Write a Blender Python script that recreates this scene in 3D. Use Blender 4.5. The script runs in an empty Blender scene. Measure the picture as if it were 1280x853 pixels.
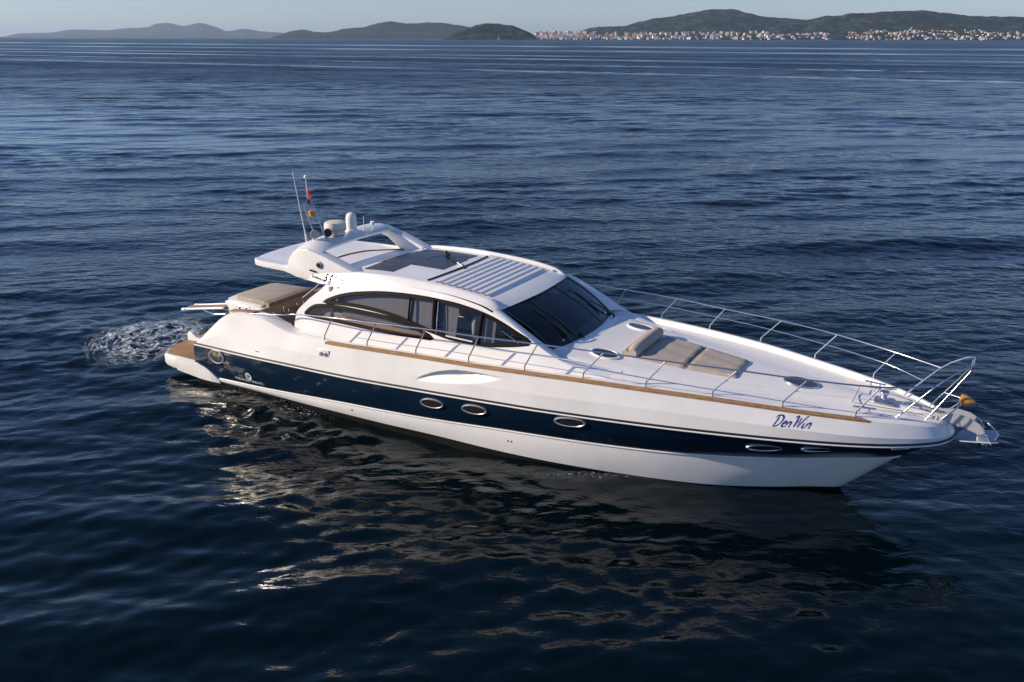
import bpy, bmesh, math, random
import numpy as np
from mathutils import Vector, Matrix
from mathutils.geometry import tessellate_polygon

R = math.radians
scene = bpy.context.scene
col = scene.collection

# ------------------------------------------------------------------ camera
EYE = 7.84
PITCH = math.atan((426.5 - 47.3) / 1100.0)
cam_d = bpy.data.cameras.new("camera")
cam = bpy.data.objects.new("camera", cam_d)
col.objects.link(cam)
cam_d.sensor_width = 36.0
cam_d.lens = 36.0 * 1100.0 / 1280.0
cam_d.clip_start = 0.1
cam_d.clip_end = 90000.0
cam.location = (0, 0, EYE)
cam.rotation_euler = (Matrix.Rotation(math.pi / 2 - PITCH, 3, 'X') @ Matrix.Rotation(R(0.10), 3, 'Z')).to_euler()
scene.camera = cam

# ------------------------------------------------------------------ boat frame (bow direction in the world)
PSI = 0.5087
BOAT_AT = (-7.58, 22.205, 0.0)

# ------------------------------------------------------------------ sun and sky
ELEV = 24.0
_c, _s = math.cos(PSI), math.sin(PSI)
_lx = 1.65 * _c + 1.02 * _s
_ly = -1.65 * _s + 1.02 * _c
AZ = math.atan2(-_ly, -_lx)                       # direction towards the sun in the ground plane
to_sun = Vector((math.cos(AZ) * math.cos(R(ELEV)), math.sin(AZ) * math.cos(R(ELEV)), math.sin(R(ELEV))))
world = bpy.data.worlds.new("World")
scene.world = world
world.use_nodes = True
wn = world.node_tree
bg = wn.nodes["Background"]
sky = wn.nodes.new("ShaderNodeTexSky")
sky.sky_type = 'NISHITA'
sky.sun_disc = False
sky.sun_elevation = R(ELEV)
sky.sun_rotation = math.pi / 2 - AZ
sky.air_density = 1.0
sky.dust_density = 0.15
sky.ozone_density = 4.0
tint = wn.nodes.new("ShaderNodeMix")
tint.data_type = 'RGBA'
tint.blend_type = 'MULTIPLY'
tint.inputs[0].default_value = 1.0
tint.inputs[7].default_value = (.80, .85, 1.07, 1)
wn.links.new(sky.outputs[0], tint.inputs[6])
wn.links.new(tint.outputs[2], bg.inputs[0])
bg.inputs[1].default_value = 0.105
sun_d = bpy.data.lights.new("sun", 'SUN')
sun_d.energy = 4.9
sun_d.angle = R(0.5)
sun_d.color = (1.0, 0.84, 0.66)
sun = bpy.data.objects.new("sun", sun_d)
col.objects.link(sun)
sun.rotation_euler = to_sun.to_track_quat('Z', 'Y').to_euler()
scene.view_settings.view_transform = 'Standard'
scene.view_settings.look = 'None'
scene.view_settings.exposure = 0.25
scene.view_settings.gamma = 1.0
scene.cycles.max_bounces = 8
scene.cycles.transparent_max_bounces = 12
scene.cycles.use_denoising = True
scene.cycles.sample_clamp_indirect = 6.0
scene.cycles.sample_clamp_direct = 30.0
HAZE = 4.2e-5
random.seed(5)
rng = np.random.default_rng(7)


# ------------------------------------------------------------------ materials
def mat(name, color, rough=0.5, metal=0.0, spec=0.5, coat=0.0, alpha=None):
    m = bpy.data.materials.new(name)
    m.use_nodes = True
    b = m.node_tree.nodes["Principled BSDF"]
    b.inputs['Base Color'].default_value = (*color, 1)
    b.inputs['Roughness'].default_value = rough
    b.inputs['Metallic'].default_value = metal
    b.inputs['Specular IOR Level'].default_value = spec
    b.inputs['Coat Weight'].default_value = coat
    b.inputs['Coat Roughness'].default_value = 0.05
    return m


def vary(m, scale, c1, c2, detail=4, rough=None, stretch=(1, 1, 1), bump=0.0, contrast=(0.35, 0.65)):
    nt = m.node_tree
    b = nt.nodes["Principled BSDF"]
    tc = nt.nodes.new("ShaderNodeTexCoord")
    mp = nt.nodes.new("ShaderNodeMapping")
    mp.inputs['Scale'].default_value = stretch
    n = nt.nodes.new("ShaderNodeTexNoise")
    n.inputs['Scale'].default_value = scale
    n.inputs['Detail'].default_value = detail
    cr = nt.nodes.new("ShaderNodeValToRGB")
    cr.color_ramp.elements[0].position = contrast[0]
    cr.color_ramp.elements[1].position = contrast[1]
    cr.color_ramp.elements[0].color = (*c1, 1)
    cr.color_ramp.elements[1].color = (*c2, 1)
    nt.links.new(tc.outputs['Object'], mp.inputs[0])
    nt.links.new(mp.outputs[0], n.inputs[0])
    nt.links.new(n.outputs[0], cr.inputs[0])
    nt.links.new(cr.outputs[0], b.inputs['Base Color'])
    if rough:
        mr = nt.nodes.new("ShaderNodeMapRange")
        mr.inputs['To Min'].default_value, mr.inputs['To Max'].default_value = rough
        nt.links.new(n.outputs[0], mr.inputs[0])
        nt.links.new(mr.outputs[0], b.inputs['Roughness'])
    if bump:
        bp = nt.nodes.new("ShaderNodeBump")
        bp.inputs['Strength'].default_value = 1.0
        bp.inputs['Distance'].default_value = bump
        nt.links.new(n.outputs[0], bp.inputs['Height'])
        nt.links.new(bp.outputs[0], b.inputs['Normal'])
    return m


WHITE = vary(mat('gelcoat', (.8, .79, .77), .3, spec=.5, coat=.35), 1.6, (.76, .745, .72), (.82, .81, .79), rough=(.22, .38))
DECKW = vary(mat('deck_gelcoat', (.77, .76, .74), .5), 6, (.755, .745, .72), (.79, .78, .755), rough=(.4, .55))
NAVY = vary(mat('navy_paint', (.005, .016, .036), .16, spec=.4, coat=.1), 1.2, (.0045, .016, .036), (.0055, .019, .042), rough=(.12, .2))
BOTTOM = vary(mat('antifouling', (.006, .005, .005), .6), 3, (.003, .003, .003), (.007, .006, .005))
BLACK = mat('black_rubber', (.012, .011, .012), .35)
FRAME = mat('window_frame', (.009, .006, .0055), .6, spec=.08)
STEEL = mat('stainless', (.62, .62, .63), .16, metal=1.0)
STEELD = mat('stainless_brushed', (.45, .45, .46), .3, metal=1.0)
CHROME = mat('chrome', (.8, .8, .8), .07, metal=1.0)
TAUPE = vary(mat('taupe_cloth', (.44, .38, .31), .85, spec=.2), 5, (.385, .335, .275), (.45, .395, .325), bump=.004)
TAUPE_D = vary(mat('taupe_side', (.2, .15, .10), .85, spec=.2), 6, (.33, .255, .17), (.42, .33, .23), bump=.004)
BROWN = vary(mat('brown_cloth', (.07, .045, .03), .8, spec=.2), 7, (.46, .34, .235), (.55, .42, .30), bump=.004)
SEATP = mat('pale_leather', (.66, .50, .42), .6)
CURT = mat('curtain', (.34, .355, .39), .8)
PANEL = vary(mat('solar_film', (.035, .03, .035), .32, spec=.5), 9, (.028, .025, .03), (.05, .043, .046))
GREYT = mat('grey_plastic', (.25, .25, .26), .5)
CREAMP = mat('cream_plastic', (.66, .62, .53), .4)
RED = mat('flag_red', (.35, .02, .03), .8)
FWHITE = mat('flag_white', (.7, .7, .7), .8)
FBLUE = mat('flag_blue', (.03, .05, .25), .8)
AMBER = mat('amber_float', (.55, .27, .06), .45)
INK = mat('blue_lettering', (.010, .020, .21), .35)
INKD = mat('dark_lettering', (.02, .02, .022), .8, spec=.1)
INKW = mat('white_lettering', (.72, .73, .74), .4)
SKIN = mat('skin', (.35, .16, .09), .6)
SHIRT = mat('white_cloth', (.75, .75, .74), .8)
HAIR = mat('dark_hair', (.03, .02, .015), .7)
DARKI = mat('dark_interior', (.04, .028, .022), .6)


def teak_mat(name, direction):
    m = mat(name, (.4, .23, .1), .55, spec=.3)
    nt = m.node_tree
    b = nt.nodes["Principled BSDF"]
    tc = nt.nodes.new("ShaderNodeTexCoord")
    mp = nt.nodes.new("ShaderNodeMapping")
    mp.inputs['Scale'].default_value = (1.2, 14, 14) if direction == 'x' else (14, 1.2, 14)
    n = nt.nodes.new("ShaderNodeTexNoise")
    n.inputs['Scale'].default_value = 3
    n.inputs['Detail'].default_value = 5
    cr = nt.nodes.new("ShaderNodeValToRGB")
    cr.color_ramp.elements[0].position = .3
    cr.color_ramp.elements[1].position = .7
    cr.color_ramp.elements[0].color = (.27, .135, .048, 1)
    cr.color_ramp.elements[1].color = (.44, .255, .105, 1)
    w = nt.nodes.new("ShaderNodeTexWave")
    w.wave_type = 'BANDS'
    w.bands_direction = 'Y' if direction == 'x' else 'X'
    w.inputs['Scale'].default_value = 3.1
    mx = nt.nodes.new("ShaderNodeMix")
    mx.data_type = 'RGBA'
    mx.blend_type = 'MULTIPLY'
    lt = nt.nodes.new("ShaderNodeMapRange")
    lt.inputs['From Min'].default_value = .02
    lt.inputs['From Max'].default_value = .12
    lt.inputs['To Min'].default_value = .25
    lt.inputs['To Max'].default_value = 1
    nt.links.new(tc.outputs['Object'], mp.inputs[0])
    nt.links.new(mp.outputs[0], n.inputs[0])
    nt.links.new(n.outputs[0], cr.inputs[0])
    nt.links.new(tc.outputs['Object'], w.inputs[0])
    nt.links.new(w.outputs['Fac'], lt.inputs[0])
    mx.inputs[0].default_value = 1
    nt.links.new(cr.outputs[0], mx.inputs[6])
    nt.links.new(lt.outputs[0], mx.inputs[7])
    nt.links.new(mx.outputs[2], b.inputs['Base Color'])
    return m


TEAK = teak_mat('teak_deck', 'x')
TEAKR = vary(mat('teak_rail', (.4, .22, .09), .45, spec=.4), 4, (.27, .15, .065), (.40, .25, .12), stretch=(1, 8, 8))


def glass_mat(name, tint, refl_rough=0.03, ior=1.45):
    m = bpy.data.materials.new(name)
    m.use_nodes = True
    nt = m.node_tree
    nt.nodes.clear()
    out = nt.nodes.new("ShaderNodeOutputMaterial")
    tr = nt.nodes.new("ShaderNodeBsdfTransparent")
    tr.inputs[0].default_value = (*tint, 1)
    gl = nt.nodes.new("ShaderNodeBsdfGlossy")
    gl.inputs['Roughness'].default_value = refl_rough
    gl.inputs['Color'].default_value = (1, 1, 1, 1)
    fr = nt.nodes.new("ShaderNodeFresnel")
    geo = nt.nodes.new("ShaderNodeNewGeometry")
    mr = nt.nodes.new("ShaderNodeMapRange")
    mr.inputs['To Min'].default_value = ior
    mr.inputs['To Max'].default_value = 1.0 / ior
    nt.links.new(geo.outputs['Backfacing'], mr.inputs[0])
    nt.links.new(mr.outputs[0], fr.inputs[0])
    mx = nt.nodes.new("ShaderNodeMixShader")
    nt.links.new(fr.outputs[0], mx.inputs[0])
    nt.links.new(tr.outputs[0], mx.inputs[1])
    nt.links.new(gl.outputs[0], mx.inputs[2])
    nt.links.new(mx.outputs[0], out.inputs[0])
    return m


SIDEG = glass_mat('tinted_side_glass', (.58, .56, .55))
WSG = glass_mat('windscreen_glass', (.22, .24, .26))


# ------------------------------------------------------------------ helpers
def tag(o, label=None, cat=None, group=None, kind=None):
    if label: o['label'] = label
    if cat: o['category'] = cat
    if group: o['group'] = group
    if kind: o['kind'] = kind
    return o


def empty(name, loc=(0, 0, 0), rz=0.0):
    o = bpy.data.objects.new(name, None)
    o.empty_display_size = .3
    col.objects.link(o)
    o.location = loc
    o.rotation_euler = (0, 0, rz)
    return o


class MB:
    def __init__(s):
        s.v, s.f, s.m = [], [], []

    def add(s, vs, fs, mi=0):
        n = len(s.v)
        s.v += [tuple(map(float, p)) for p in vs]
        s.f += [tuple(i + n for i in f) for f in fs]
        s.m += [mi] * len(fs)

    def grid(s, rows, mi=0, flip=False, close=False):
        nr, nc = len(rows), len(rows[0])
        vs = [p for r in rows for p in r]
        fs = []
        for i in range(nr - 1):
            for j in range(nc if close else nc - 1):
                k = (j + 1) % nc
                q = (i * nc + j, i * nc + k, (i + 1) * nc + k, (i + 1) * nc + j)
                fs.append(q[::-1] if flip else q)
        s.add(vs, fs, mi)

    def box(s, x0, x1, y0, y1, z0, z1, bev=0.0, mi=0, mtx=None):
        bm = bmesh.new()
        bmesh.ops.create_cube(bm, size=1)
        for v in bm.verts:
            v.co = Vector(((x0 + x1) / 2 + v.co.x * (x1 - x0), (y0 + y1) / 2 + v.co.y * (y1 - y0), (z0 + z1) / 2 + v.co.z * (z1 - z0)))
        if bev:
            bmesh.ops.bevel(bm, geom=bm.edges[:], offset=bev, segments=3, affect='EDGES', profile=.5)
        s.frombm(bm, mi, mtx)

    def frombm(s, bm, mi=0, mtx=None):
        if mtx is not None:
            bm.transform(mtx)
        bm.verts.index_update()
        s.add([v.co for v in bm.verts], [[v.index for v in f.verts] for f in bm.faces], mi)
        bm.free()

    def tube(s, pts, r, seg=10, mi=0, smooth=0, caps=True, flat=1.0):
        pts = [Vector(p) for p in pts]
        if smooth:
            pts = crom(pts, smooth)
        rr = r if hasattr(r, '__len__') else [r] * len(pts)
        if len(rr) != len(pts):
            rr = list(np.interp(np.linspace(0, 1, len(pts)), np.linspace(0, 1, len(rr)), rr))
        t0 = (pts[1] - pts[0]).normalized()
        up = Vector((0, 0, 1)) if abs(t0.z) < .9 else Vector((0, 1, 0))
        n = (up - t0 * up.dot(t0)).normalized()
        rings = []
        for i, p in enumerate(pts):
            a = pts[max(i - 1, 0)]
            b = pts[min(i + 1, len(pts) - 1)]
            t = (b - a).normalized()
            n = (n - t * n.dot(t)).normalized()
            bn = t.cross(n)
            rings.append([p + (n * math.cos(q) * flat + bn * math.sin(q)) * rr[i] for q in [2 * math.pi * k / seg for k in range(seg)]])
        s.grid(rings, mi, close=True)
        if caps:
            b0 = len(s.v) - len(pts) * seg
            s.f.append(tuple(b0 + k for k in range(seg))[::-1]); s.m.append(mi)
            b1 = len(s.v) - seg
            s.f.append(tuple(b1 + k for k in range(seg))); s.m.append(mi)

    def lathe(s, prof, c, axis=(0, 0, 1), seg=28, mi=0, sx=1.0, sy=1.0):
        q = Vector((0, 0, 1)).rotation_difference(Vector(axis).normalized())
        rings = []
        for r, h in prof:
            rings.append([q @ Vector((r * sx * math.cos(t), r * sy * math.sin(t), h)) + Vector(c) for t in [2 * math.pi * k / seg for k in range(seg)]])
        s.grid(rings, mi, close=True, flip=False)
        n = len(s.v)
        s.f.append(tuple(n - seg + k for k in range(seg))); s.m.append(mi)
        s.f.append(tuple(n - seg * len(prof) + k for k in range(seg))[::-1]); s.m.append(mi)

    def prism(s, poly, y0, y1, bev=0.0, mi=0, axis='y'):
        """polygon in (x,z) pushed through y (or (x,y) through z)"""
        bm = bmesh.new()
        if axis == 'y':
            a = [bm.verts.new((p[0], y0, p[1])) for p in poly]
        else:
            a = [bm.verts.new((p[0], p[1], y0)) for p in poly]
        f = bm.faces.new(a)
        ext = bmesh.ops.extrude_face_region(bm, geom=[f])
        d = Vector((0, y1 - y0, 0)) if axis == 'y' else Vector((0, 0, y1 - y0))
        for g in ext['geom']:
            if isinstance(g, bmesh.types.BMVert):
                g.co += d
        bmesh.ops.recalc_face_normals(bm, faces=bm.faces[:])
        if bev:
            bmesh.ops.bevel(bm, geom=[e for e in bm.edges], offset=bev, segments=3, affect='EDGES', profile=.5, clamp_overlap=True)
        s.frombm(bm, mi)

    def mirror(s):
        """add the copy on the other side of the centreline"""
        n = len(s.v)
        vs = [(x, -y, z) for x, y, z in s.v]
        fs = [tuple(i for i in f[::-1]) for f in s.f]
        ms = list(s.m)
        s.v += vs
        s.f += [tuple(i + n for i in f) for f in fs]
        s.m += ms

    def build(s, name, mats, parent=None, angle=40, weld=True, recalc=False):
        me = bpy.data.meshes.new(name)
        me.from_pydata(s.v, [], s.f)
        if not isinstance(mats, (list, tuple)):
            mats = [mats]
        for m in mats:
            me.materials.append(m)
        me.polygons.foreach_set('material_index', s.m)
        if weld or recalc:
            bm = bmesh.new()
            bm.from_mesh(me)
            if weld:
                bmesh.ops.remove_doubles(bm, verts=bm.verts[:], dist=1e-4)
            bmesh.ops.dissolve_degenerate(bm, dist=1e-5, edges=bm.edges[:])
            if recalc:
                bmesh.ops.recalc_face_normals(bm, faces=bm.faces[:])
            bm.to_mesh(me)
            bm.free()
        me.polygons.foreach_set('use_smooth', [True] * len(me.polygons))
        me.set_sharp_from_angle(angle=R(angle))
        me.update()
        o = bpy.data.objects.new(name, me)
        col.objects.link(o)
        if parent is not None:
            o.parent = parent
        return o


def crom(pts, k):
    out = []
    n = len(pts)
    for i in range(n - 1):
        p0, p1, p2, p3 = pts[max(i - 1, 0)], pts[i], pts[i + 1], pts[min(i + 2, n - 1)]
        for j in range(k):
            t = j / k
            out.append(.5 * ((2 * p1) + (p2 - p0) * t + (2 * p0 - 5 * p1 + 4 * p2 - p3) * t * t + (3 * p1 - p0 - 3 * p2 + p3) * t ** 3))
    out.append(pts[-1])
    return out


def pchip(xs, ys):
    xs, ys = np.array(xs, float), np.array(ys, float)
    h = np.diff(xs)
    d = np.diff(ys) / h
    m = np.zeros_like(xs)
    m[0], m[-1] = d[0], d[-1]
    for i in range(1, len(xs) - 1):
        if d[i - 1] * d[i] > 0:
            w1, w2 = 2 * h[i] + h[i - 1], h[i] + 2 * h[i - 1]
            m[i] = (w1 + w2) / (w1 / d[i - 1] + w2 / d[i])

    def f(x):
        x = np.clip(np.asarray(x, float), xs[0], xs[-1])
        i = np.clip(np.searchsorted(xs, x) - 1, 0, len(xs) - 2)
        t = (x - xs[i]) / h[i]
        return (ys[i] * (1 + 2 * t) * (1 - t) ** 2 + h[i] * m[i] * t * (1 - t) ** 2 + ys[i + 1] * t * t * (3 - 2 * t) - h[i] * m[i + 1] * t * t * (1 - t))
    return f


class Curve3:
    """a long line of the hull: y and z over x, with a rounded nose at the forward end"""
    def __init__(s, pts):
        p = np.array(pts, float)
        s.x0, s.x1 = p[0, 0], p[-1, 0]
        th = np.arcsin(np.clip((p[:, 0] - s.x0) / (s.x1 - s.x0), 0, 1))
        s.fy, s.fz = pchip(th, p[:, 1]), pchip(th, p[:, 2])

    def at(s, x):
        th = np.arcsin(np.clip((np.asarray(x, float) - s.x0) / (s.x1 - s.x0), 0, 1))
        return s.fy(th), s.fz(th)

    def u(s, u):
        x = s.x0 + (s.x1 - s.x0) * u
        y, z = s.at(x)
        return x, y, z


SHEER = Curve3([(1.3, 2.08, 1.0), (1.5, 2.09, 1.17), (1.8, 2.10, 1.42), (2.2, 2.12, 1.72), (2.53, 2.13, 1.88), (3.0, 2.15, 1.95), (3.47, 2.18, 1.95),
                (3.8, 2.2, 1.90), (4.1, 2.22, 1.83), (4.5, 2.25, 1.76), (5.4, 2.3, 1.76), (6.5, 2.33, 1.81), (7.7, 2.32, 1.86), (9.0, 2.3, 1.90),
                (10.1, 2.25, 1.94), (11.3, 2.12, 1.96), (12.4, 1.95, 1.95), (13.6, 1.71, 1.92), (14.7, 1.43, 1.86), (15.86, 1.07, 1.79), (16.6, .74, 1.73), (17.1, .40, 1.66), (17.25, 0, 1.63)])
KNUC = Curve3([(1.28, 2.12, .99), (1.7, 2.15, 1.17), (2.2, 2.19, 1.32), (3.0, 2.24, 1.42), (4, 2.315, 1.42), (5.4, 2.365, 1.43), (8, 2.375, 1.5), (10.2, 2.305, 1.57), (12.4, 2.02, 1.62), (14, 1.715, 1.6), (15.86, 1.21, 1.54), (16.7, .8, 1.51), (17.15, .47, 1.49), (17.36, 0, 1.48)])
RUB = Curve3([(1.2, 2.12, .96), (3.9, 2.36, 1.08), (6.3, 2.41, 1.14), (7.8, 2.40, 1.20), (10.0, 2.33, 1.28), (11.3, 2.2, 1.31), (12.5, 2.03, 1.335), (14.1, 1.71, 1.36), (15.85, 1.21, 1.385), (16.7, .81, 1.40), (17.15, .47, 1.41), (17.36, 0, 1.42)])
NAVB = Curve3([(1.12, 2.06, .13), (1.8, 2.08, .17), (3.6, 2.17, .27), (6.1, 2.21, .42), (7.6, 2.16, .47), (9.85, 2.02, .58), (12.4, 1.66, .645), (14.6, 1.0, .73), (15.8, .46, .79), (16.6, 0, .87)])
CHINE = Curve3([(1.1, 2.03, .03), (1.7, 2.05, .07), (3.5, 2.12, .11), (5.1, 2.16, .12), (6.7, 2.15, .12), (7.5, 2.12, .12), (9.75, 1.97, .06), (12.3, 1.52, .01), (13.5, 1.18, .0), (14.6, .69, .01), (15.2, .36, .02), (15.73, 0, .03)])


def hull_y(x, z):
    """half breadth of the hull side at length x and height z"""
    cs = [c.at(x) for c in (CHINE, NAVB, RUB, KNUC, SHEER)]
    zs = [float(c[1]) for c in cs]
    ys = [float(c[0]) for c in cs]
    y = float(np.interp(z, zs, ys))
    if zs[1] < z < zs[2]:
        t = (z - zs[1]) / (zs[2] - zs[1])
        y += .14 * t * (1 - t)
    return y


def loft(mb, curves, n, subs, deform=None, bulge=0.0, umin=0.0, umax=1.0, mi=0):
    th = np.linspace(math.asin(umin), math.asin(umax), n)
    rows = []
    C = [c.u(np.sin(th)) for c in curves]
    for k in range(len(curves) - 1):
        a, b = C[k], C[k + 1]
        last = k == len(curves) - 2
        for j in range(subs[k] + (1 if last else 0)):
            t = j / subs[k]
            x = a[0] * (1 - t) + b[0] * t
            y = a[1] * (1 - t) + b[1] * t + bulge * 4 * t * (1 - t) * np.minimum(1, a[1] / .5)
            z = a[2] * (1 - t) + b[2] * t
            if deform is not None:
                y = deform(x, y, z)
            rows.append(np.stack([x, -y, z], 1))
    mb.grid([[tuple(p) for p in r] for r in rows], mi)


# =========================================================================================== SEA
def wave_sheet():
    ys = [-600., -250., -90., -30., -8., 0., 3., 5.]
    y = 5.0
    while y < 30000:
        r_ = .0036 if y < 420 else min(.0036 + (y - 420) / 420 * .01, .06)
        y += y * r_
        ys.append(y)
    ys = np.array(ys)
    NC = 1000
    W = 14 + .85 * np.maximum(ys, 0) + 2 * np.maximum(-ys, 0)
    s = np.linspace(-1, 1, NC)
    X = W[:, None] * s[None, :]
    Y = np.repeat(ys[:, None], NC, 1)
    dy = np.gradient(ys)
    h = np.maximum(dy, 2 * W / NC)[:, None]
    Z = np.zeros_like(X)
    act = (ys > 4) & (ys < 900)
    g = np.random.default_rng(11)
    Xa, Ya = X[act], Y[act]
    ha = h[act]
    # calm and ruffled patches
    pat = np.zeros_like(Xa)
    for _ in range(14):
        lam = g.uniform(9, 45); an = g.uniform(0, math.pi)
        k = 2 * math.pi / lam
        pat += np.sin(k * (Xa * math.cos(an) * .6 + Ya * math.sin(an)) + g.uniform(0, 6.28))
    pat = np.clip(.85 + .16 * pat, .35, 1.5)
    lee = (.46 + .54 * np.clip((Ya - 12) / 12, 0, 1) ** 1.3) - .08 * np.exp(-(((Xa - 2) / 9) ** 2 + ((Ya - 11) / 4.5) ** 2))
    Za = np.zeros_like(Xa)
    bands = [(7, 14, 7, .022, 30), (3.2, 7, 14, .040, 38), (1.5, 3.2, 24, .056, 42), (.7, 1.5, 34, .062, 50), (.32, .7, 34, .050, 60)]
    for lo, hi, n, slope, spread in bands:
        for _ in range(n):
            lam = math.exp(g.uniform(math.log(lo), math.log(hi)))
            an = R(97) + R(spread) * g.normal() * (.38 if lam > .6 else .6)
            k = 2 * math.pi / lam
            a = slope / k * math.sqrt(2.0 / n)
            w = np.clip(lam / (3.2 * ha) - .35, 0, 1)
            ph = k * (Xa * math.cos(an) + Ya * math.sin(an)) + g.uniform(0, 6.28)
            ph = ph + .5 * np.sin(k * .13 * (Xa * math.sin(an) - Ya * math.cos(an)) + g.uniform(0, 6.28))
            mod = pat * (.9 + .1 * lee) * 1.15 if lam < .75 else ((pat * lee) if lam < 1.5 else (pat * (.40 + .60 * lee) if lam < 3.2 else (.6 + .4 * lee)))
            Za += a * w * mod * np.sin(ph)
    # churned water and ripples spreading from the stern
    cx, cy = -9.9, 22.9
    for _ in range(26):
        lam = g.uniform(.22, .7); an = g.uniform(0, 6.28); k = 2 * math.pi / lam
        env = np.exp(-(((Xa - cx) / 1.9) ** 2 + ((Ya - cy) / 1.9) ** 2)) + .75 * np.exp(-(((Xa + 4.6) / 2.4) ** 2 + ((Ya - 17.7) / 1.5) ** 2))
        Za += .0060 * env * np.sin(k * (Xa * math.cos(an) + Ya * math.sin(an)) + g.uniform(0, 6.28)) * np.clip(lam / .5, .5, 1.2)
    for (qx, qy, lam, amp, rad) in ((cx, cy, .95, .010, 5.5), (-6.4, 20.6, 1.15, .008, 7.0)):
        rr_ = np.hypot((Xa - qx), (Ya - qy) * 1.0)
        Za += amp * np.sin(2 * math.pi * rr_ / lam) * np.exp(-((rr_ - rad * .45) / (rad * .45)) ** 2)
    Z[act] = Za
    nr = len(ys)
    me = bpy.data.meshes.new('sea')
    V = np.stack([X, Y, Z], -1).reshape(-1, 3).astype(np.float32)
    me.vertices.add(len(V))
    me.vertices.foreach_set('co', V.ravel())
    i = np.arange(nr - 1)[:, None] * NC + np.arange(NC - 1)[None, :]
    q = np.stack([i, i + 1, i + NC + 1, i + NC], -1).reshape(-1, 4).astype(np.int32)
    me.loops.add(q.size)
    me.loops.foreach_set('vertex_index', q.ravel())
    me.polygons.add(len(q))
    me.polygons.foreach_set('loop_start', np.arange(0, q.size, 4, dtype=np.int32))
    me.polygons.foreach_set('use_smooth', np.ones(len(q), dtype=bool))
    me.update(calc_edges=True)
    o = bpy.data.objects.new('sea', me)
    col.objects.link(o)
    return o


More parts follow.
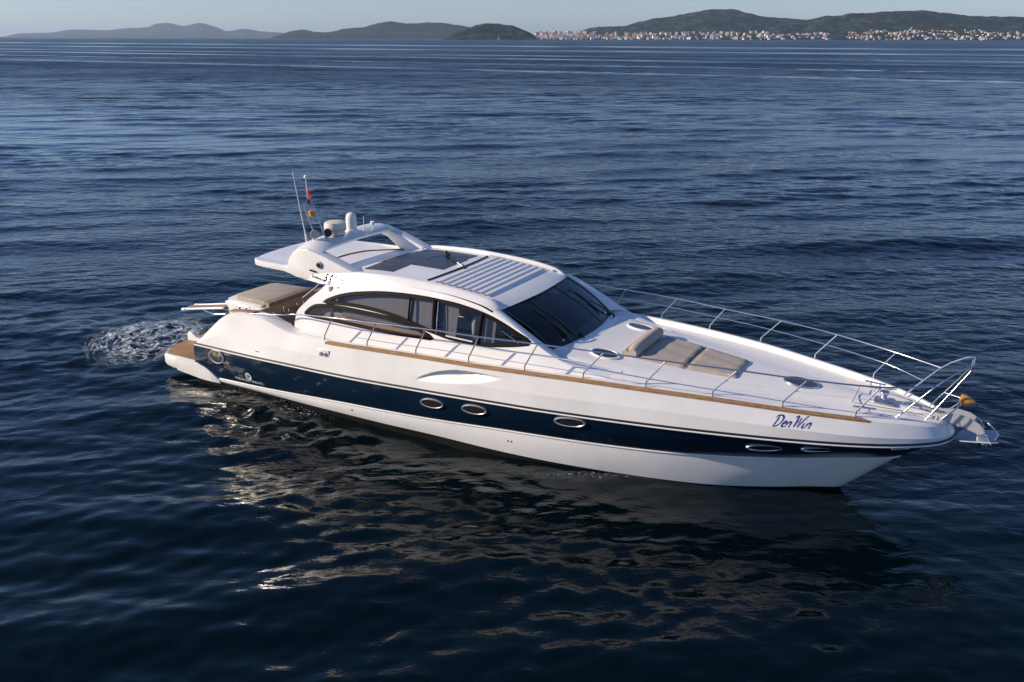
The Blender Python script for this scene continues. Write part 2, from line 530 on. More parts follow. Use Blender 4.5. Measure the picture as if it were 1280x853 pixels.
def sea_material():
    m = bpy.data.materials.new('sea_water')
    m.use_nodes = True
    nt = m.node_tree
    N, L = nt.nodes, nt.links
    b = N["Principled BSDF"]
    b.inputs['Base Color'].default_value = (.0003, .0040, .0058, 1)
    b.inputs['Roughness'].default_value = .05
    b.inputs['IOR'].default_value = 1.29
    tc = N.new("ShaderNodeTexCoord")
    sep = N.new("ShaderNodeSeparateXYZ")
    L.new(tc.outputs['Object'], sep.inputs[0])

    def math_(op, a, c=None, clamp=False):
        n = N.new("ShaderNodeMath"); n.operation = op; n.use_clamp = clamp
        for k, v in enumerate((a, c)):
            if v is None: continue
            if isinstance(v, (int, float)): n.inputs[k].default_value = v
            else: L.new(v, n.inputs[k])
        return n.outputs[0]

    def noise(scale, detail, sx=1.0, sy=1.0, dist=0.0, rot=0.0):
        mp = N.new("ShaderNodeMapping"); mp.inputs['Scale'].default_value = (sx, sy, 1); mp.inputs['Rotation'].default_value = (0, 0, rot)
        L.new(tc.outputs['Object'], mp.inputs[0])
        n = N.new("ShaderNodeTexNoise"); n.inputs['Scale'].default_value = scale; n.inputs['Detail'].default_value = detail; n.inputs['Distortion'].default_value = dist
        L.new(mp.outputs[0], n.inputs[0])
        return n.outputs[0]

    def ramp(v, a, c, lo=0.0, hi=1.0):
        n = N.new("ShaderNodeMapRange"); n.interpolation_type = 'SMOOTHSTEP'
        n.inputs['From Min'].default_value = a; n.inputs['From Max'].default_value = c
        n.inputs['To Min'].default_value = lo; n.inputs['To Max'].default_value = hi
        L.new(v, n.inputs[0])
        return n.outputs[0]

    # slicks: long calm bands far out, plus broad patches
    wob = math_('MULTIPLY', math_('SUBTRACT', noise(.006, 3), .5), 22.0)
    yy = math_('ADD', math_('ADD', sep.outputs['Y'], math_('MULTIPLY', sep.outputs['X'], .58)), wob)
    band = None
    for c_, w_ in ((232, 6), (290, 4), (362, 9), (430, 8), (600, 25), (900, 60)):
        g_ = ramp(math_('ABSOLUTE', math_('SUBTRACT', yy, float(c_))), w_ * .4, w_ * 1.6, 1, 0)
        band = g_ if band is None else math_('MAXIMUM', band, g_)
    brk = ramp(noise(.012, 3, 1.0, .3), .40, .60)
    band = math_('MULTIPLY', band, math_('ADD', math_('MULTIPLY', brk, .6), .4))
    calm = math_('SUBTRACT', 1.0, math_('MULTIPLY', band, .93))
    ddx = math_('DIVIDE', math_('ADD', sep.outputs['X'], 48.0), 46.0)
    ddy = math_('DIVIDE', math_('SUBTRACT', sep.outputs['Y'], 72.0), 34.0)
    lp = ramp(math_('ADD', math_('SQRT', math_('ADD', math_('MULTIPLY', ddx, ddx), math_('MULTIPLY', ddy, ddy))), math_('MULTIPLY', math_('SUBTRACT', noise(.05, 4), .5), 1.3)), .45, 1.0, .62, 0)
    calm = math_('MULTIPLY', calm, math_('SUBTRACT', 1.0, lp))
    patch2 = ramp(noise(.02, 4, .4, 1.0), .35, .65, .75, 1.2)
    patch = ramp(noise(.045, 4, .5, 1.0), .36, .64, .55, 1.15)
    rough_f = math_('MULTIPLY', calm, patch)
    fade_in = ramp(sep.outputs['Y'], 40, 200)
    fade_out = math_('MULTIPLY', ramp(sep.outputs['Y'], 15, 260, 1, .6), ramp(sep.outputs['Y'], 10, 26, .42, 1.0))
    h1 = math_('MULTIPLY', noise(2.6, 5, .55, 1.0, .4, .12), math_('MULTIPLY', math_('MULTIPLY', rough_f, fade_out), .095))
    h0 = math_('MULTIPLY', noise(9.0, 3, .7, 1.0, .3, -.2), math_('MULTIPLY', math_('MULTIPLY', rough_f, fade_out), .0060))
    h2 = math_('MULTIPLY', noise(.55, 4, .45, 1.0, .3), math_('MULTIPLY', math_('MULTIPLY', rough_f, fade_in), 1.1))
    h3 = math_('MULTIPLY', noise(.09, 3, .4, 1.0), math_('MULTIPLY', math_('MULTIPLY', calm, fade_in), 1.2))
    hh = math_('ADD', math_('ADD', h1, h0), math_('ADD', h2, h3))
    bp = N.new("ShaderNodeBump"); bp.inputs['Strength'].default_value = 1.0; bp.inputs['Distance'].default_value = 1.0
    L.new(hh, bp.inputs['Height'])
    L.new(bp.outputs[0], b.inputs['Normal'])
    L.new(math_('ADD', math_('MULTIPLY', math_('MULTIPLY', ramp(sep.outputs['Y'], 35, 260, 0.0, .30), calm), patch2), .045), b.inputs['Roughness'])

    # foam
    b.inputs['Base Color'].default_value = (.0003, .0040, .0058, 1)

    def blob(cx, cy, rx, ry, soft=.5):
        dx = math_('DIVIDE', math_('SUBTRACT', sep.outputs['X'], cx), rx)
        dy = math_('DIVIDE', math_('SUBTRACT', sep.outputs['Y'], cy), ry)
        d = math_('SQRT', math_('ADD', math_('MULTIPLY', dx, dx), math_('MULTIPLY', dy, dy)))
        return ramp(d, 1 - soft, 1.0 + soft * .2, 1, 0)
    core = blob(-9.95, 22.9, 1.75, 2.05, .45)
    aer = N.new('ShaderNodeMix'); aer.data_type = 'RGBA'; aer.inputs[6].default_value = (.0003, .0040, .0058, 1); aer.inputs[7].default_value = (.018, .050, .062, 1)
    L.new(math_('MULTIPLY', math_('MULTIPLY', core, ramp(noise(1.1, 4, 1, 1, 1.5), .35, .65)), .8), aer.inputs[0]); L.new(aer.outputs[2], b.inputs['Base Color'])
    fdx = math_('DIVIDE', math_('SUBTRACT', sep.outputs['X'], -9.7), 1.7)
    fdy = math_('DIVIDE', math_('SUBTRACT', sep.outputs['Y'], 22.8), 2.0)
    frr = math_('SQRT', math_('ADD', math_('MULTIPLY', fdx, fdx), math_('MULTIPLY', fdy, fdy)))
    fan = math_('ARCTAN2', fdy, fdx)
    cmb = N.new('ShaderNodeCombineXYZ')
    L.new(math_('MULTIPLY', fan, 1.1), cmb.inputs[0]); L.new(math_('MULTIPLY', frr, 4.6), cmb.inputs[1]); L.new(math_('MULTIPLY', sep.outputs['X'], .25), cmb.inputs[2])
    rn_ = N.new('ShaderNodeTexNoise'); rn_.inputs['Scale'].default_value = 1.25; rn_.inputs['Detail'].default_value = 7; rn_.inputs['Distortion'].default_value = 1.5
    L.new(cmb.outputs[0], rn_.inputs[0])
    ring1 = rn_.outputs[0]
    ridge = math_('SUBTRACT', 1.0, math_('MULTIPLY', math_('ABSOLUTE', math_('SUBTRACT', ring1, .5)), 11.0), True)
    fine = ramp(noise(9, 6, 1, 1, 1.0), .50, .62)
    foam = math_('MULTIPLY', math_('MULTIPLY', ridge, core), math_('ADD', math_('MULTIPLY', fine, 1.2), .35))
    spk = math_('MULTIPLY', ramp(noise(14, 4, 1, 1, .5), .62, .70), math_('MULTIPLY', core, .6))
    foam = math_('MAXIMUM', foam, spk)
    for cx, cy, rx, ry in ((-5.9, 19.3, 1.1, .5), (-4.3, 18.2, 1.5, .55), (1.4, 14.95, 1.3, .18), (-8.1, 21.2, .5, .7)):
        e_ = blob(cx, cy, rx, ry, .8)
        foam = math_('MAXIMUM', foam, math_('MULTIPLY', math_('MULTIPLY', ramp(noise(24, 5, .7, 1, .8, .6), .60, .68), e_), .8))
    fo = N.new("ShaderNodeBsdfPrincipled")
    fo.inputs['Base Color'].default_value = (.62, .66, .68, 1); fo.inputs['Roughness'].default_value = .7
    mx = N.new("ShaderNodeMixShader")
    L.new(math_('MINIMUM', foam, 1.0), mx.inputs[0])
    L.new(b.outputs[0], mx.inputs[1]); L.new(fo.outputs[0], mx.inputs[2])
    L.new(mx.outputs[0], N["Material Output"].inputs[0])
    return m


sea = wave_sheet()
sea.data.materials.append(sea_material())
tag(sea, 'dark blue rippled sea reaching the horizon', None, None, 'structure')

# =========================================================================================== HILLS
ROLL = math.tan(R(.10))


def ridge_z(px, y, D):
    y2 = y + (px - 640) * ROLL
    return EYE + D * (47.3 - y2) / 1230.7


def vnoise(x, y, seed):
    x = np.asarray(x, float); y = np.asarray(y, float)
    xi, yi = np.floor(x).astype(np.int64), np.floor(y).astype(np.int64)
    fx, fy = x - xi, y - yi
    fx, fy = fx * fx * (3 - 2 * fx), fy * fy * (3 - 2 * fy)

    def hsh(a, c):
        h_ = (a * 374761393 + c * 668265263 + seed * 974711) & 0x7fffffff
        h_ = ((h_ ^ (h_ >> 13)) * 1274126177) & 0x7fffffff
        return (h_ & 0xffff) / 65535.0
    return (hsh(xi, yi) * (1 - fx) + hsh(xi + 1, yi) * fx) * (1 - fy) + (hsh(xi, yi + 1) * (1 - fx) + hsh(xi + 1, yi + 1) * fx) * fy


class Hill:
    def __init__(s, prof, Y0, Y1, seed, apron=.34, apf=.36):
        px = np.array([p[0] for p in prof], float)
        s.az = (px - 640) / 1163.5
        s.hr = pchip(s.az, [max(ridge_z(p[0], p[1], Y1), 0) for p in prof])
        s.Y0, s.Y1, s.seed, s.apron, s.apf = Y0, Y1, seed, apron, apf

    def h(s, X, Y):
        d = (Y - s.Y0) / (s.Y1 - s.Y0)
        az = X / Y
        hr = s.hr(az)
        lo = np.clip(d / s.apf, 0, 1)
        hi = np.clip((d - s.apf) / (1 - s.apf), 0, 1)
        g = s.apron * lo + (1 - s.apron) * (hi * hi * (3 - 2 * hi))
        back = np.clip(1 - (d - 1) * 1.3, 0, 1)
        sc_ = (s.Y1 - s.Y0)
        n = sum(vnoise(X / (sc_ * f_), Y / (sc_ * f_), s.seed + i) * a for i, (f_, a) in enumerate(((.35, .5), (.16, .28), (.07, .14), (.03, .08))))
        z = hr * g * np.where(d > 1, back, 1)
        fine_ = vnoise(X / 42., Y / 60., s.seed + 9) * .6 + vnoise(X / 19., Y / 30., s.seed + 12) * .4
        z = z * (1 - .55 * np.clip((1 - d) * 4, 0, 1) * (1 - n) * np.clip(d * 2.5, 0, 1)) + hr * .07 * (n - .5) + np.clip(d * 4, 0, 1) * np.clip(hr / 40, 0, 1) * 9 * (fine_ - .5)
        return z - 1.5 * (d < .004)

    def build(s, label, mt):
        n1, n2 = 620, 90
        az = np.linspace(s.az[0], s.az[-1], n1)
        dd = np.concatenate([[-.01], np.linspace(0, 1.15, n2), [1.5, 1.9]])
        Yr = s.Y0 + (s.Y1 - s.Y0) * dd
        Yg, Ag = np.meshgrid(Yr, az, indexing='ij')
        Xg = Ag * Yg
        Zg = s.h(Xg, Yg)
        Zg[0] = -3
        q = MB()
        q.grid([[tuple(p) for p in row] for row in np.stack([Xg, Yg, Zg], -1)])
        o = q.build('hill', mt, None, angle=180, weld=False)
        return tag(o, label, None, None, 'structure')


def hill_mat(name, c1, c2, c3, sc_):
    m = mat(name, c1, .95, spec=.1)
    nt = m.node_tree
    b = nt.nodes["Principled BSDF"]
    tc = nt.nodes.new("ShaderNodeTexCoord")
    n = nt.nodes.new("ShaderNodeTexNoise"); n.inputs['Scale'].default_value = sc_; n.inputs['Detail'].default_value = 8; n.inputs['Roughness'].default_value = .65
    cr = nt.nodes.new("ShaderNodeValToRGB")
    cr.color_ramp.elements[0].position = .42; cr.color_ramp.elements[0].color = (*c1, 1)
    cr.color_ramp.elements[1].position = .54; cr.color_ramp.elements[1].color = (*c2, 1)
    e = cr.color_ramp.elements.new(.66); e.color = (*c3, 1)
    bp = nt.nodes.new("ShaderNodeBump"); bp.inputs['Distance'].default_value = 26
    nt.links.new(tc.outputs['Object'], n.inputs[0]); nt.links.new(n.outputs[0], cr.inputs[0]); nt.links.new(cr.outputs[0], b.inputs['Base Color'])
    nt.links.new(n.outputs[0], bp.inputs['Height']); nt.links.new(bp.outputs[0], b.inputs['Normal'])
    return m


HM = hill_mat('wooded_hill', (.003, .011, .009), (.021, .036, .025), (.085, .09, .068), .014)
HM2 = hill_mat('far_hill', (.010, .020, .014), (.024, .036, .024), (.05, .06, .04), .004)
hillA = Hill([(690, 47.5), (712, 45), (735, 35.5), (760, 33), (777, 32.5), (800, 26), (820, 22), (850, 17.5), (875, 12.5), (895, 10.5), (910, 11), (930, 15.5), (945, 19), (960, 21), (992, 23), (1030, 25), (1100, 30), (1200, 38)], 4150, 5600, 3)
hillB = Hill([(640, 49.3), (668, 46.5), (690, 44.5), (735, 44), (800, 42.5), (900, 40), (950, 35), (985, 27), (1012, 23.5), (1030, 19), (1047, 19), (1057, 15.5), (1090, 14), (1120, 12.5), (1145, 12), (1172, 14), (1197, 17), (1232, 19), (1255, 19), (1280, 20), (1380, 18), (1500, 26), (1700, 44)], 4000, 4900, 8)
hillC = Hill([(553, 49.5), (560, 46), (567, 41), (579, 36.7), (593, 32), (613, 29), (625, 29.5), (638, 32), (655, 37.5), (664, 42), (672, 49)], 3600, 3850, 17)
hillD = Hill([(338, 50), (348, 45), (368, 39.5), (379, 38.5), (393, 41), (407, 41.5), (433, 36.7), (452, 35.3), (472, 29.7), (489, 27.4), (511, 29.7), (542, 28.3), (576, 32), (593, 35), (620, 39), (650, 43), (690, 48)], 6200, 7400, 23)
hillE = Hill([(-60, 50), (0, 48.4), (25, 44), (62, 43), (94, 39), (131, 39.7), (162, 37), (184, 36), (197, 31.3), (209, 30.3), (231, 33.7), (250, 30.6), (269, 35), (284, 40), (306, 37.5), (328, 40.6), (350, 42), (380, 44), (420, 48)], 13500, 16000, 31)
hillA.build('dark wooded hill with a pointed top behind the shoreline town', HM)
hillB.build('long dark wooded hill behind the right end of the town', HM)
hillC.build('small dark rounded island hill left of the town', HM)
hillD.build('grey blue island hill with two low summits', HM2)
hillE.build('faint pale blue range of hills at the far left', HM2)

# =========================================================================================== SHORELINE TOWN
HW = [mat('house_render_' + n_, c_, .8, spec=.2) for n_, c_ in (('white', (.72, .71, .69)), ('cream', (.60, .53, .45)), ('ochre', (.46, .36, .27)))]
HRF = [mat('roof_tiles_' + n_, c_, .8, spec=.2) for n_, c_ in (('red', (.42, .19, .11)), ('brown', (.28, .15, .10)), ('pale', (.46, .30, .22)))]
HWIN = mat('house_window', (.05, .06, .08), .2)
proto_m = {}


def house_mesh(kind):
    if kind in proto_m:
        return proto_m[kind]
    w, d, hh, wi, ri, hip = kind
    q = MB()
    q.add([(-w, -d, -4), (w, -d, -4), (w, d, -4), (-w, d, -4), (-w, -d, hh), (w, -d, hh), (w, d, hh), (-w, d, hh)], [(0, 1, 5, 4), (1, 2, 6, 5), (2, 3, 7, 6), (3, 0, 4, 7)], 0)
    r_ = w * .55 if hip else w
    q.add([(-w - .5, -d - .5, hh - .1), (w + .5, -d - .5, hh - .1), (w + .5, d + .5, hh - .1), (-w - .5, d + .5, hh - .1), (-r_, 0, hh + d * .45), (r_, 0, hh + d * .45)], [(0, 1, 5, 4), (2, 3, 4, 5), (1, 2, 5), (3, 0, 4)], 1)
    for fl_ in range(max(1, int(hh / 3))):
        for k in range(3):
            x0 = -w + w * 2 * (k + .3) / 3
            z0 = fl_ * 3 + 1
            q.add([(x0, -d - .03, z0), (x0 + w * .22, -d - .03, z0), (x0 + w * .22, -d - .03, z0 + 1.4), (x0, -d - .03, z0 + 1.4)], [(0, 1, 2, 3)], 2)
    o = q.build('house', [HW[wi], HRF[ri], HWIN], None, angle=20, weld=False)
    me = o.data
    bpy.data.objects.remove(o)
    proto_m[kind] = me
    return me


kinds = [(5.5, 4.5, 6, 0, 0, False), (6.5, 5, 8, 0, 2, True), (5, 4.5, 5, 1, 0, False), (7.5, 5, 6, 1, 1, True), (6, 5, 8.5, 0, 0, True), (5, 5, 6, 2, 0, False), (8.5, 5.5, 7.5, 0, 2, False), (5, 4, 5, 0, 1, True)]
wall_w = {0: 'white', 1: 'cream', 2: 'ochre'}
clusters = [(668, 730, 62, 0, .22, 'in the dense old town on the low point'), (728, 800, 42, 0, .36, 'where the pointed hill begins to rise'),
            (800, 868, 32, 0, .36, 'under the left slope of the pointed hill'), (874, 962, 34, 0, .34, 'on the shore under the pointed summit'),
            (960, 1034, 28, 0, .40, 'on the shore between the two big hills'), (1060, 1140, 42, 0, .48, 'below the summit of the long right hill'),
            (1140, 1215, 30, 0, .42, 'below the shoulder of the long right hill'), (1212, 1290, 30, 0, .44, 'at the right end of the shoreline')]
hr_ = random.Random(21)
for (a, c_, n, d0, d1, where) in clusters:
    for k in range(n):
        kind = kinds[hr_.randrange(len(kinds))]
        px = hr_.uniform(a, c_)
        t = hr_.random() ** 1.5
        d = .02 + (d1 - .02) * t
        Y = hillB.Y0 + d * (hillB.Y1 - hillB.Y0)
        X = (px - 640) / 1163.5 * Y
        z = float(hillB.h(np.array([X]), np.array([Y]))[0])
        if px < 735:
            z += 2 + 26 * t
        elif px < 960:
            z += 22 * t
        o = bpy.data.objects.new('house', house_mesh(kind))
        col.objects.link(o)
        o.location = (X, Y, max(z, 1.2))
        o.rotation_euler.z = hr_.uniform(-.6, .6)
        s_ = hr_.uniform(.6, 1.05)
        o.scale = (s_, s_, s_)
        ww = wall_w[kind[3]]
        tag(o, f'tiny {ww} house {where}', 'house', f'{ww} houses {where}')
# the many smaller roofs behind and between them, as one mass
q = MB()
for (a, c_, n, d0, d1, where) in clusters:
    for k in range(int(n * 1.6)):
        px = hr_.uniform(a - 3, c_ + 3)
        t = hr_.random() ** 1.15
        d = .03 + (d1 + .06) * t
        Y = hillB.Y0 + d * (hillB.Y1 - hillB.Y0)
        X = (px - 640) / 1163.5 * Y
        z = float(hillB.h(np.array([X]), np.array([Y]))[0]) + (2 + 26 * t if px < 735 else (22 * t if px < 960 else 0))
        w, dd_, hh_ = hr_.uniform(2.2, 4.5), hr_.uniform(3, 4.5), hr_.uniform(2.5, 5)
        ww = hr_.choice((0, 0, 1, 2))
        q.add([(X - w, Y - dd_, z - 4), (X + w, Y - dd_, z - 4), (X + w, Y + dd_, z - 4), (X - w, Y + dd_, z - 4), (X - w, Y - dd_, z + hh_), (X + w, Y - dd_, z + hh_), (X + w, Y + dd_, z + hh_), (X - w, Y + dd_, z + hh_)], [(0, 1, 5, 4), (1, 2, 6, 5), (2, 3, 7, 6), (3, 0, 4, 7)], ww)
        q.add([(X - w - .4, Y - dd_ - .4, z + hh_ - .1), (X + w + .4, Y - dd_ - .4, z + hh_ - .1), (X + w + .4, Y + dd_ + .4, z + hh_ - .1), (X - w - .4, Y + dd_ + .4, z + hh_ - .1), (X - w, Y, z + hh_ + 2), (X + w, Y, z + hh_ + 2)], [(0, 1, 5, 4), (2, 3, 4, 5), (1, 2, 5), (3, 0, 4)], 3 + hr_.randrange(3))
tag(q.build('town_houses', HW + HRF, None, angle=20, weld=False), 'mass of further tiny houses and roofs of the shoreline town', None, None, 'stuff')
# bell tower of the old town
q = MB(); q.box(-3, 3, -3, 3, 0, 24, .1); q.add([(-3.3, -3.3, 24), (3.3, -3.3, 24), (3.3, 3.3, 24), (-3.3, 3.3, 24), (0, 0, 31)], [(0, 1, 4), (1, 2, 4), (2, 3, 4), (3, 0, 4)], 1)
o = q.build('bell_tower', [HW[1], HRF[0]]); tag(o, 'slim cream bell tower rising above the old town', 'tower'); o.location = ((700 - 640) / 1163.5 * 4080, 4080, 4)
q = MB(); q.box(-38, 38, -8, 8, 0, 9, .3)
o = q.build('boat_shed', mat('blue_cladding', (.03, .07, .16), .6)); tag(o, 'long dark blue harbour shed on the shore between the two parts of the town', 'shed'); o.location = ((1048 - 640) / 1163.5 * 3990, 3990, .5)

# distant sailing boats
def sail_boat(px, Y, label):
    o = empty('sailing_boat', ((px - 640) / 1163.5 * Y, Y, 0), R(20))
    q = MB(); q.grid([[(-5.5, 0, -.3), (-4, -1.6, -.3), (2, -1.7, -.3), (6, 0, -.3)], [(-5.7, 0, 1.1), (-4.2, -1.8, 1.1), (2, -1.9, 1.2), (6.8, 0, 1.5)]]); q.mirror()
    q.add([(-5.7, 0, 1.1), (-4.2, -1.8, 1.1), (2, -1.9, 1.2), (6.8, 0, 1.5), (2, 1.9, 1.2), (-4.2, 1.8, 1.1)], [(0, 1, 2, 3, 4, 5)]); q.box(-2.5, 2, -1, 1, 1.1, 1.9, .2)
    q.build('hull', HW[0], o)
    q = MB(); q.tube([(.8, 0, 1), (.8, 0, 15)], .12); q.tube([(.8, 0, 2.4), (-4.8, 0, 2.5)], .1); q.build('mast', HW[0], o)
    q = MB(); q.add([(.6, .05, 2.7), (-4.6, .3, 2.8), (.7, .05, 14.5)], [(0, 1, 2)]); q.add([(6.4, .02, 1.8), (1.0, .4, 2.2), (.9, .05, 13)], [(0, 1, 2)]); q.build('sail', HW[0], o)
    return tag(o, label, 'sailing boat')


sail_boat(622.5, 3000, 'tiny white sailing boat off the small rounded island')
sail_boat(886, 3300, 'tiny white sailing boat off the town below the pointed hill')

# =========================================================================================== HAZE
q = MB(); q.box(-33000, 33000, -700, 31500, -4.0, 330)
hz = q.build('haze', [bpy.data.materials.new('haze_air')], None, weld=False)
hm = hz.data.materials[0]
hm.use_nodes = True
hm.node_tree.nodes.clear()
ho = hm.node_tree.nodes.new("ShaderNodeOutputMaterial")
hv = hm.node_tree.nodes.new("ShaderNodeVolumePrincipled")
hv.inputs['Color'].default_value = (.62, .80, 1.0, 1)
hv.inputs['Density'].default_value = HAZE
hv.inputs['Anisotropy'].default_value = .2
hm.node_tree.links.new(hv.outputs[0], ho.inputs['Volume'])
tag(hz, 'pale blue air that veils the distant hills', None, None, 'stuff')
scene.cycles.volume_bounces = 0

# =========================================================================================== THE YACHT
yacht = empty('motor_yacht', BOAT_AT, -PSI)
tag(yacht, 'white motor yacht with navy blue hull band and radar arch on dark water', 'motor yacht')

# --- intake scoop pressed into the topsides
sc_up = pchip([7.80, 8.1, 8.37, 8.84, 9.29, 9.8], [1.385, 1.54, 1.64, 1.735, 1.755, 1.76])
sc_lo = pchip([7.80, 8.2, 8.6, 9.2, 9.8], [1.37, 1.40, 1.45, 1.56, 1.75])


def scoop(x, y, z):
    inside = (x > 7.8) & (x < 9.8)
    u, l = sc_up(x), sc_lo(x)
    s = np.clip((z - l) / np.maximum(u - l, .01), 0, 1)
    over = np.clip((z - u) / .03, 0, 1)
    rise, fall = np.clip((x - 7.8) / .95, 0, 1), np.clip((9.8 - x) / 1.1, 0, 1)
    sm = np.clip(s / .9, 0, 1)
    d = .16 * rise * (fall * fall * (3 - 2 * fall)) * sm * sm * (3 - 2 * sm)
    d = np.where(z > u, d * (1 - over), d)
    return np.where(inside, y - d, y)


b = MB(); loft(b, [RUB, KNUC, SHEER], 900, [18, 40], deform=scoop); b.mirror()
topsides = b.build('hull_topsides', WHITE, yacht, angle=28)
b = MB(); loft(b, [NAVB, RUB], 220, [12], bulge=.035); b.mirror()
navy = b.build('hull_band', NAVY, yacht, angle=30)
navy['label'] = 'glossy navy blue band along the hull'
b = MB(); loft(b, [CHINE, NAVB], 220, [10], bulge=.02); b.mirror()
b.build('lower_hull', WHITE, yacht, angle=30)
KEEL1 = Curve3([(1.1, 1.95, -.2), (8, 2.0, -.22), (12.3, 1.35, -.3), (14.6, .5, -.3), (15.2, 0, -.3)])
KEEL2 = Curve3([(1.1, .0, -.75), (8, .0, -.85), (12.3, 0, -.8), (14.6, 0, -.6), (15.0, 0, -.45)])
b = MB(); loft(b, [KEEL2, KEEL1, CHINE], 120, [3, 4]); b.mirror()
b.build('hull_bottom', BOTTOM, yacht, angle=60)


def curve_tube(curve, r, x0, x1, dy=0.0, dz=0.0, n=160, flat=1.0, seg=8):
    mb = MB()
    u0, u1 = (x0 - curve.x0) / (curve.x1 - curve.x0), (x1 - curve.x0) / (curve.x1 - curve.x0)
    th = np.linspace(math.asin(u0), math.asin(min(u1, 1)), n)
    x, y, z = curve.u(np.sin(th))
    mb.tube([(a, -(bb + dy), c + dz) for a, bb, c in zip(x, y, z)], r, seg=seg, flat=flat)
    return mb


m1 = curve_tube(RUB, .020, 1.25, 17.36, .006, .008); m1.mirror(); m1.build('rub_rail', BLACK, yacht)
m1 = curve_tube(RUB, .019, 1.22, 17.36, .004, -.032); m1.mirror(); m1.build('white_strake', WHITE, yacht)
m1 = curve_tube(NAVB, .020, 1.9, 16.58, .004, 0); m1.mirror(); m1.build('spray_strake', WHITE, yacht)

# --- quarters, transom, stairs and bathing platform
b = MB()
outer = [(-.34, 0.0), (-.34, 1.0), (-.31, 1.40), (-.16, 1.78), (.02, 2.06), (.30, 2.12), (1.2, 2.13)]
top = [(x, -y, .47) for x, y in outer]
rows = []
for dz, ins in ((.47, .03), (.455, .008), (.43, 0), (.25, .0), (.17, .03), (.15, .10)):
    rows.append([(x + ins, -max(y - ins, 0), dz) for x, y in outer])
b.grid(rows, flip=True)
b.add([rows[0][i] for i in range(7)] + [(1.2, 0, .47)], [tuple(range(8))])
b.add([rows[-1][i] for i in range(7)] + [(1.2, 0, .15)], [tuple(range(8))[::-1]])
b.mirror()
plat = b.build('bathing_platform', WHITE, yacht, recalc=False)
# curved fairing from the platform side on to the hull
b = MB()
fx = np.linspace(.5, 1.93, 26)
ft = np.interp(fx, [.5, 1.05, 1.28, 1.45, 1.6, 1.72, 1.84, 1.93], [.455, .455, .45, .415, .36, .29, .19, .12])
fb = np.interp(fx, [.5, 1.3, 1.93], [.15, .07, .06])
rows = [[], [], [], []]
for x, zt, zb in zip(fx, ft, fb):
    fade = min(1, (1.97 - x) / .3)
    yo = 2.12 + .035 * fade
    hy = hull_y(max(x, 1.15), (zt + zb) / 2)
    yo = max(yo, hy + .035 * fade) if x > 1.15 else yo
    rows[0].append((x, -(yo - .12), zt + .01)); rows[1].append((x, -(yo - .01), zt)); rows[2].append((x, -yo, (zt * .8 + zb * .2))); rows[3].append((x, -(yo - .03), zb))
for sgn in (1, -1):
    b = MB(); b.grid([[(p[0], sgn * p[1], p[2]) for p in r_] for r_ in rows], flip=sgn > 0)
    b.build('platform_fairing', WHITE, yacht)
b = MB()
for sgn in (-1, 1):
    pl = [(.06, 2.02), (-.13, 1.74), (-.25, 1.42), (-.27, 1.08), (1.16, 1.08), (1.16, 2.02)]
    b.prism([(p[0], sgn * p[1]) for p in (pl if sgn > 0 else pl[::-1])], .471, .486, .003, axis='z')
b.box(-.27, .62, -.92, .92, .471, .486, .004)
b.build('teak_decking', TEAK, plat)
# white chocks
b = MB()
CH = [(-.28, .487), (1.0, .487), (1.0, .53), (.3, .545), (.05, .60), (-.10, .70), (-.2, .72), (-.26, .66)]
b.prism(CH, -1.07, -.93, .012)
b.prism(CH, .93, 1.07, .012)
b.build('tender_chock', WHITE, plat)

# hull stern faces and quarter end caps
b = MB()
b.add([(1.13, -2.07, .1), (1.21, -2.12, .96), (1.36, -1.72, .98), (1.2, -1.70, .1)], [(0, 1, 2, 3)])
b.mirror()
b.build('quarter_end', NAVY, yacht)
# bulwark (inner skins of the quarters round the cockpit)
b = MB()
xs = np.linspace(1.31, 5.3, 70)
y_s, z_s = SHEER.at(xs)
rowsB = [[], [], [], []]
for x, y, z in zip(xs, y_s, z_s):
    w = min(.34, .05 + (x - 1.3) * .6) if x < 4.2 else max(.30 - (x - 4.2) * .12, .16)
    rowsB[0].append((x, -y, z)); rowsB[1].append((x, -(y - .05), z + .022)); rowsB[2].append((x, -(y - w), z + .015)); rowsB[3].append((x, -(y - w - .03), max(.45, min(z - .05, .9) if x > 2 else .45)))
b.grid(rowsB); b.mirror()
b.build('bulwark', WHITE, yacht, angle=50)
b = MB()
for sgn in (-1, 1):
    b.prism([(2.40, 1.90), (3.15, 1.985), (3.15, 2.0), (2.40, 1.925)], sgn * 2.06, sgn * 1.86, .003)
b.build('quarter_teak', TEAKR, yacht)
for sgn in (-1, 1):
    b = MB()
    b.tube([(2.66, sgn * 1.95, 1.97), (2.66, sgn * 1.95, 2.04)], .018)
    b.tube([(2.86, sgn * 1.95, 1.985), (2.86, sgn * 1.95, 2.05)], .018)
    b.tube([(2.55, sgn * 1.95, 2.04), (2.97, sgn * 1.95, 2.065)], .018)
    b.build('mooring_cleat', STEEL, yacht)
# garage body under the aft sun pad, with the transom slope
b = MB()
prof = [(1.14, .48), (1.18, .9), (1.12, 1.25), (1.08, 1.5), (.98, 1.6), (1.0, 1.66), (2.3, 1.66), (2.3, .6), (1.3, .47)]
b.prism(prof, -.86, .86, .03)
b.build('garage_body', WHITE, yacht, angle=35)
b = MB()
rim = [(.98, -.72), (1.12, -.86), (2.22, -.88), (2.22, .88), (1.12, .86), (.98, .72), (.93, .35), (.91, 0), (.93, -.35)]
b.prism(rim[::-1], 1.655, 1.70, .012, axis='z')
b.build('garage_lid', WHITE, yacht)
b = MB()
for sgn in (-1, 1):
    for k, (x0, x1, z) in enumerate(((1.22, 1.62, .66), (1.60, 2.0, .84), (1.98, 2.35, 1.0))):
        b.box(x0, x1, min(sgn * .9, sgn * 1.8), max(sgn * .9, sgn * 1.8), .40, z, .015)
b.build('stern_steps', WHITE, yacht)
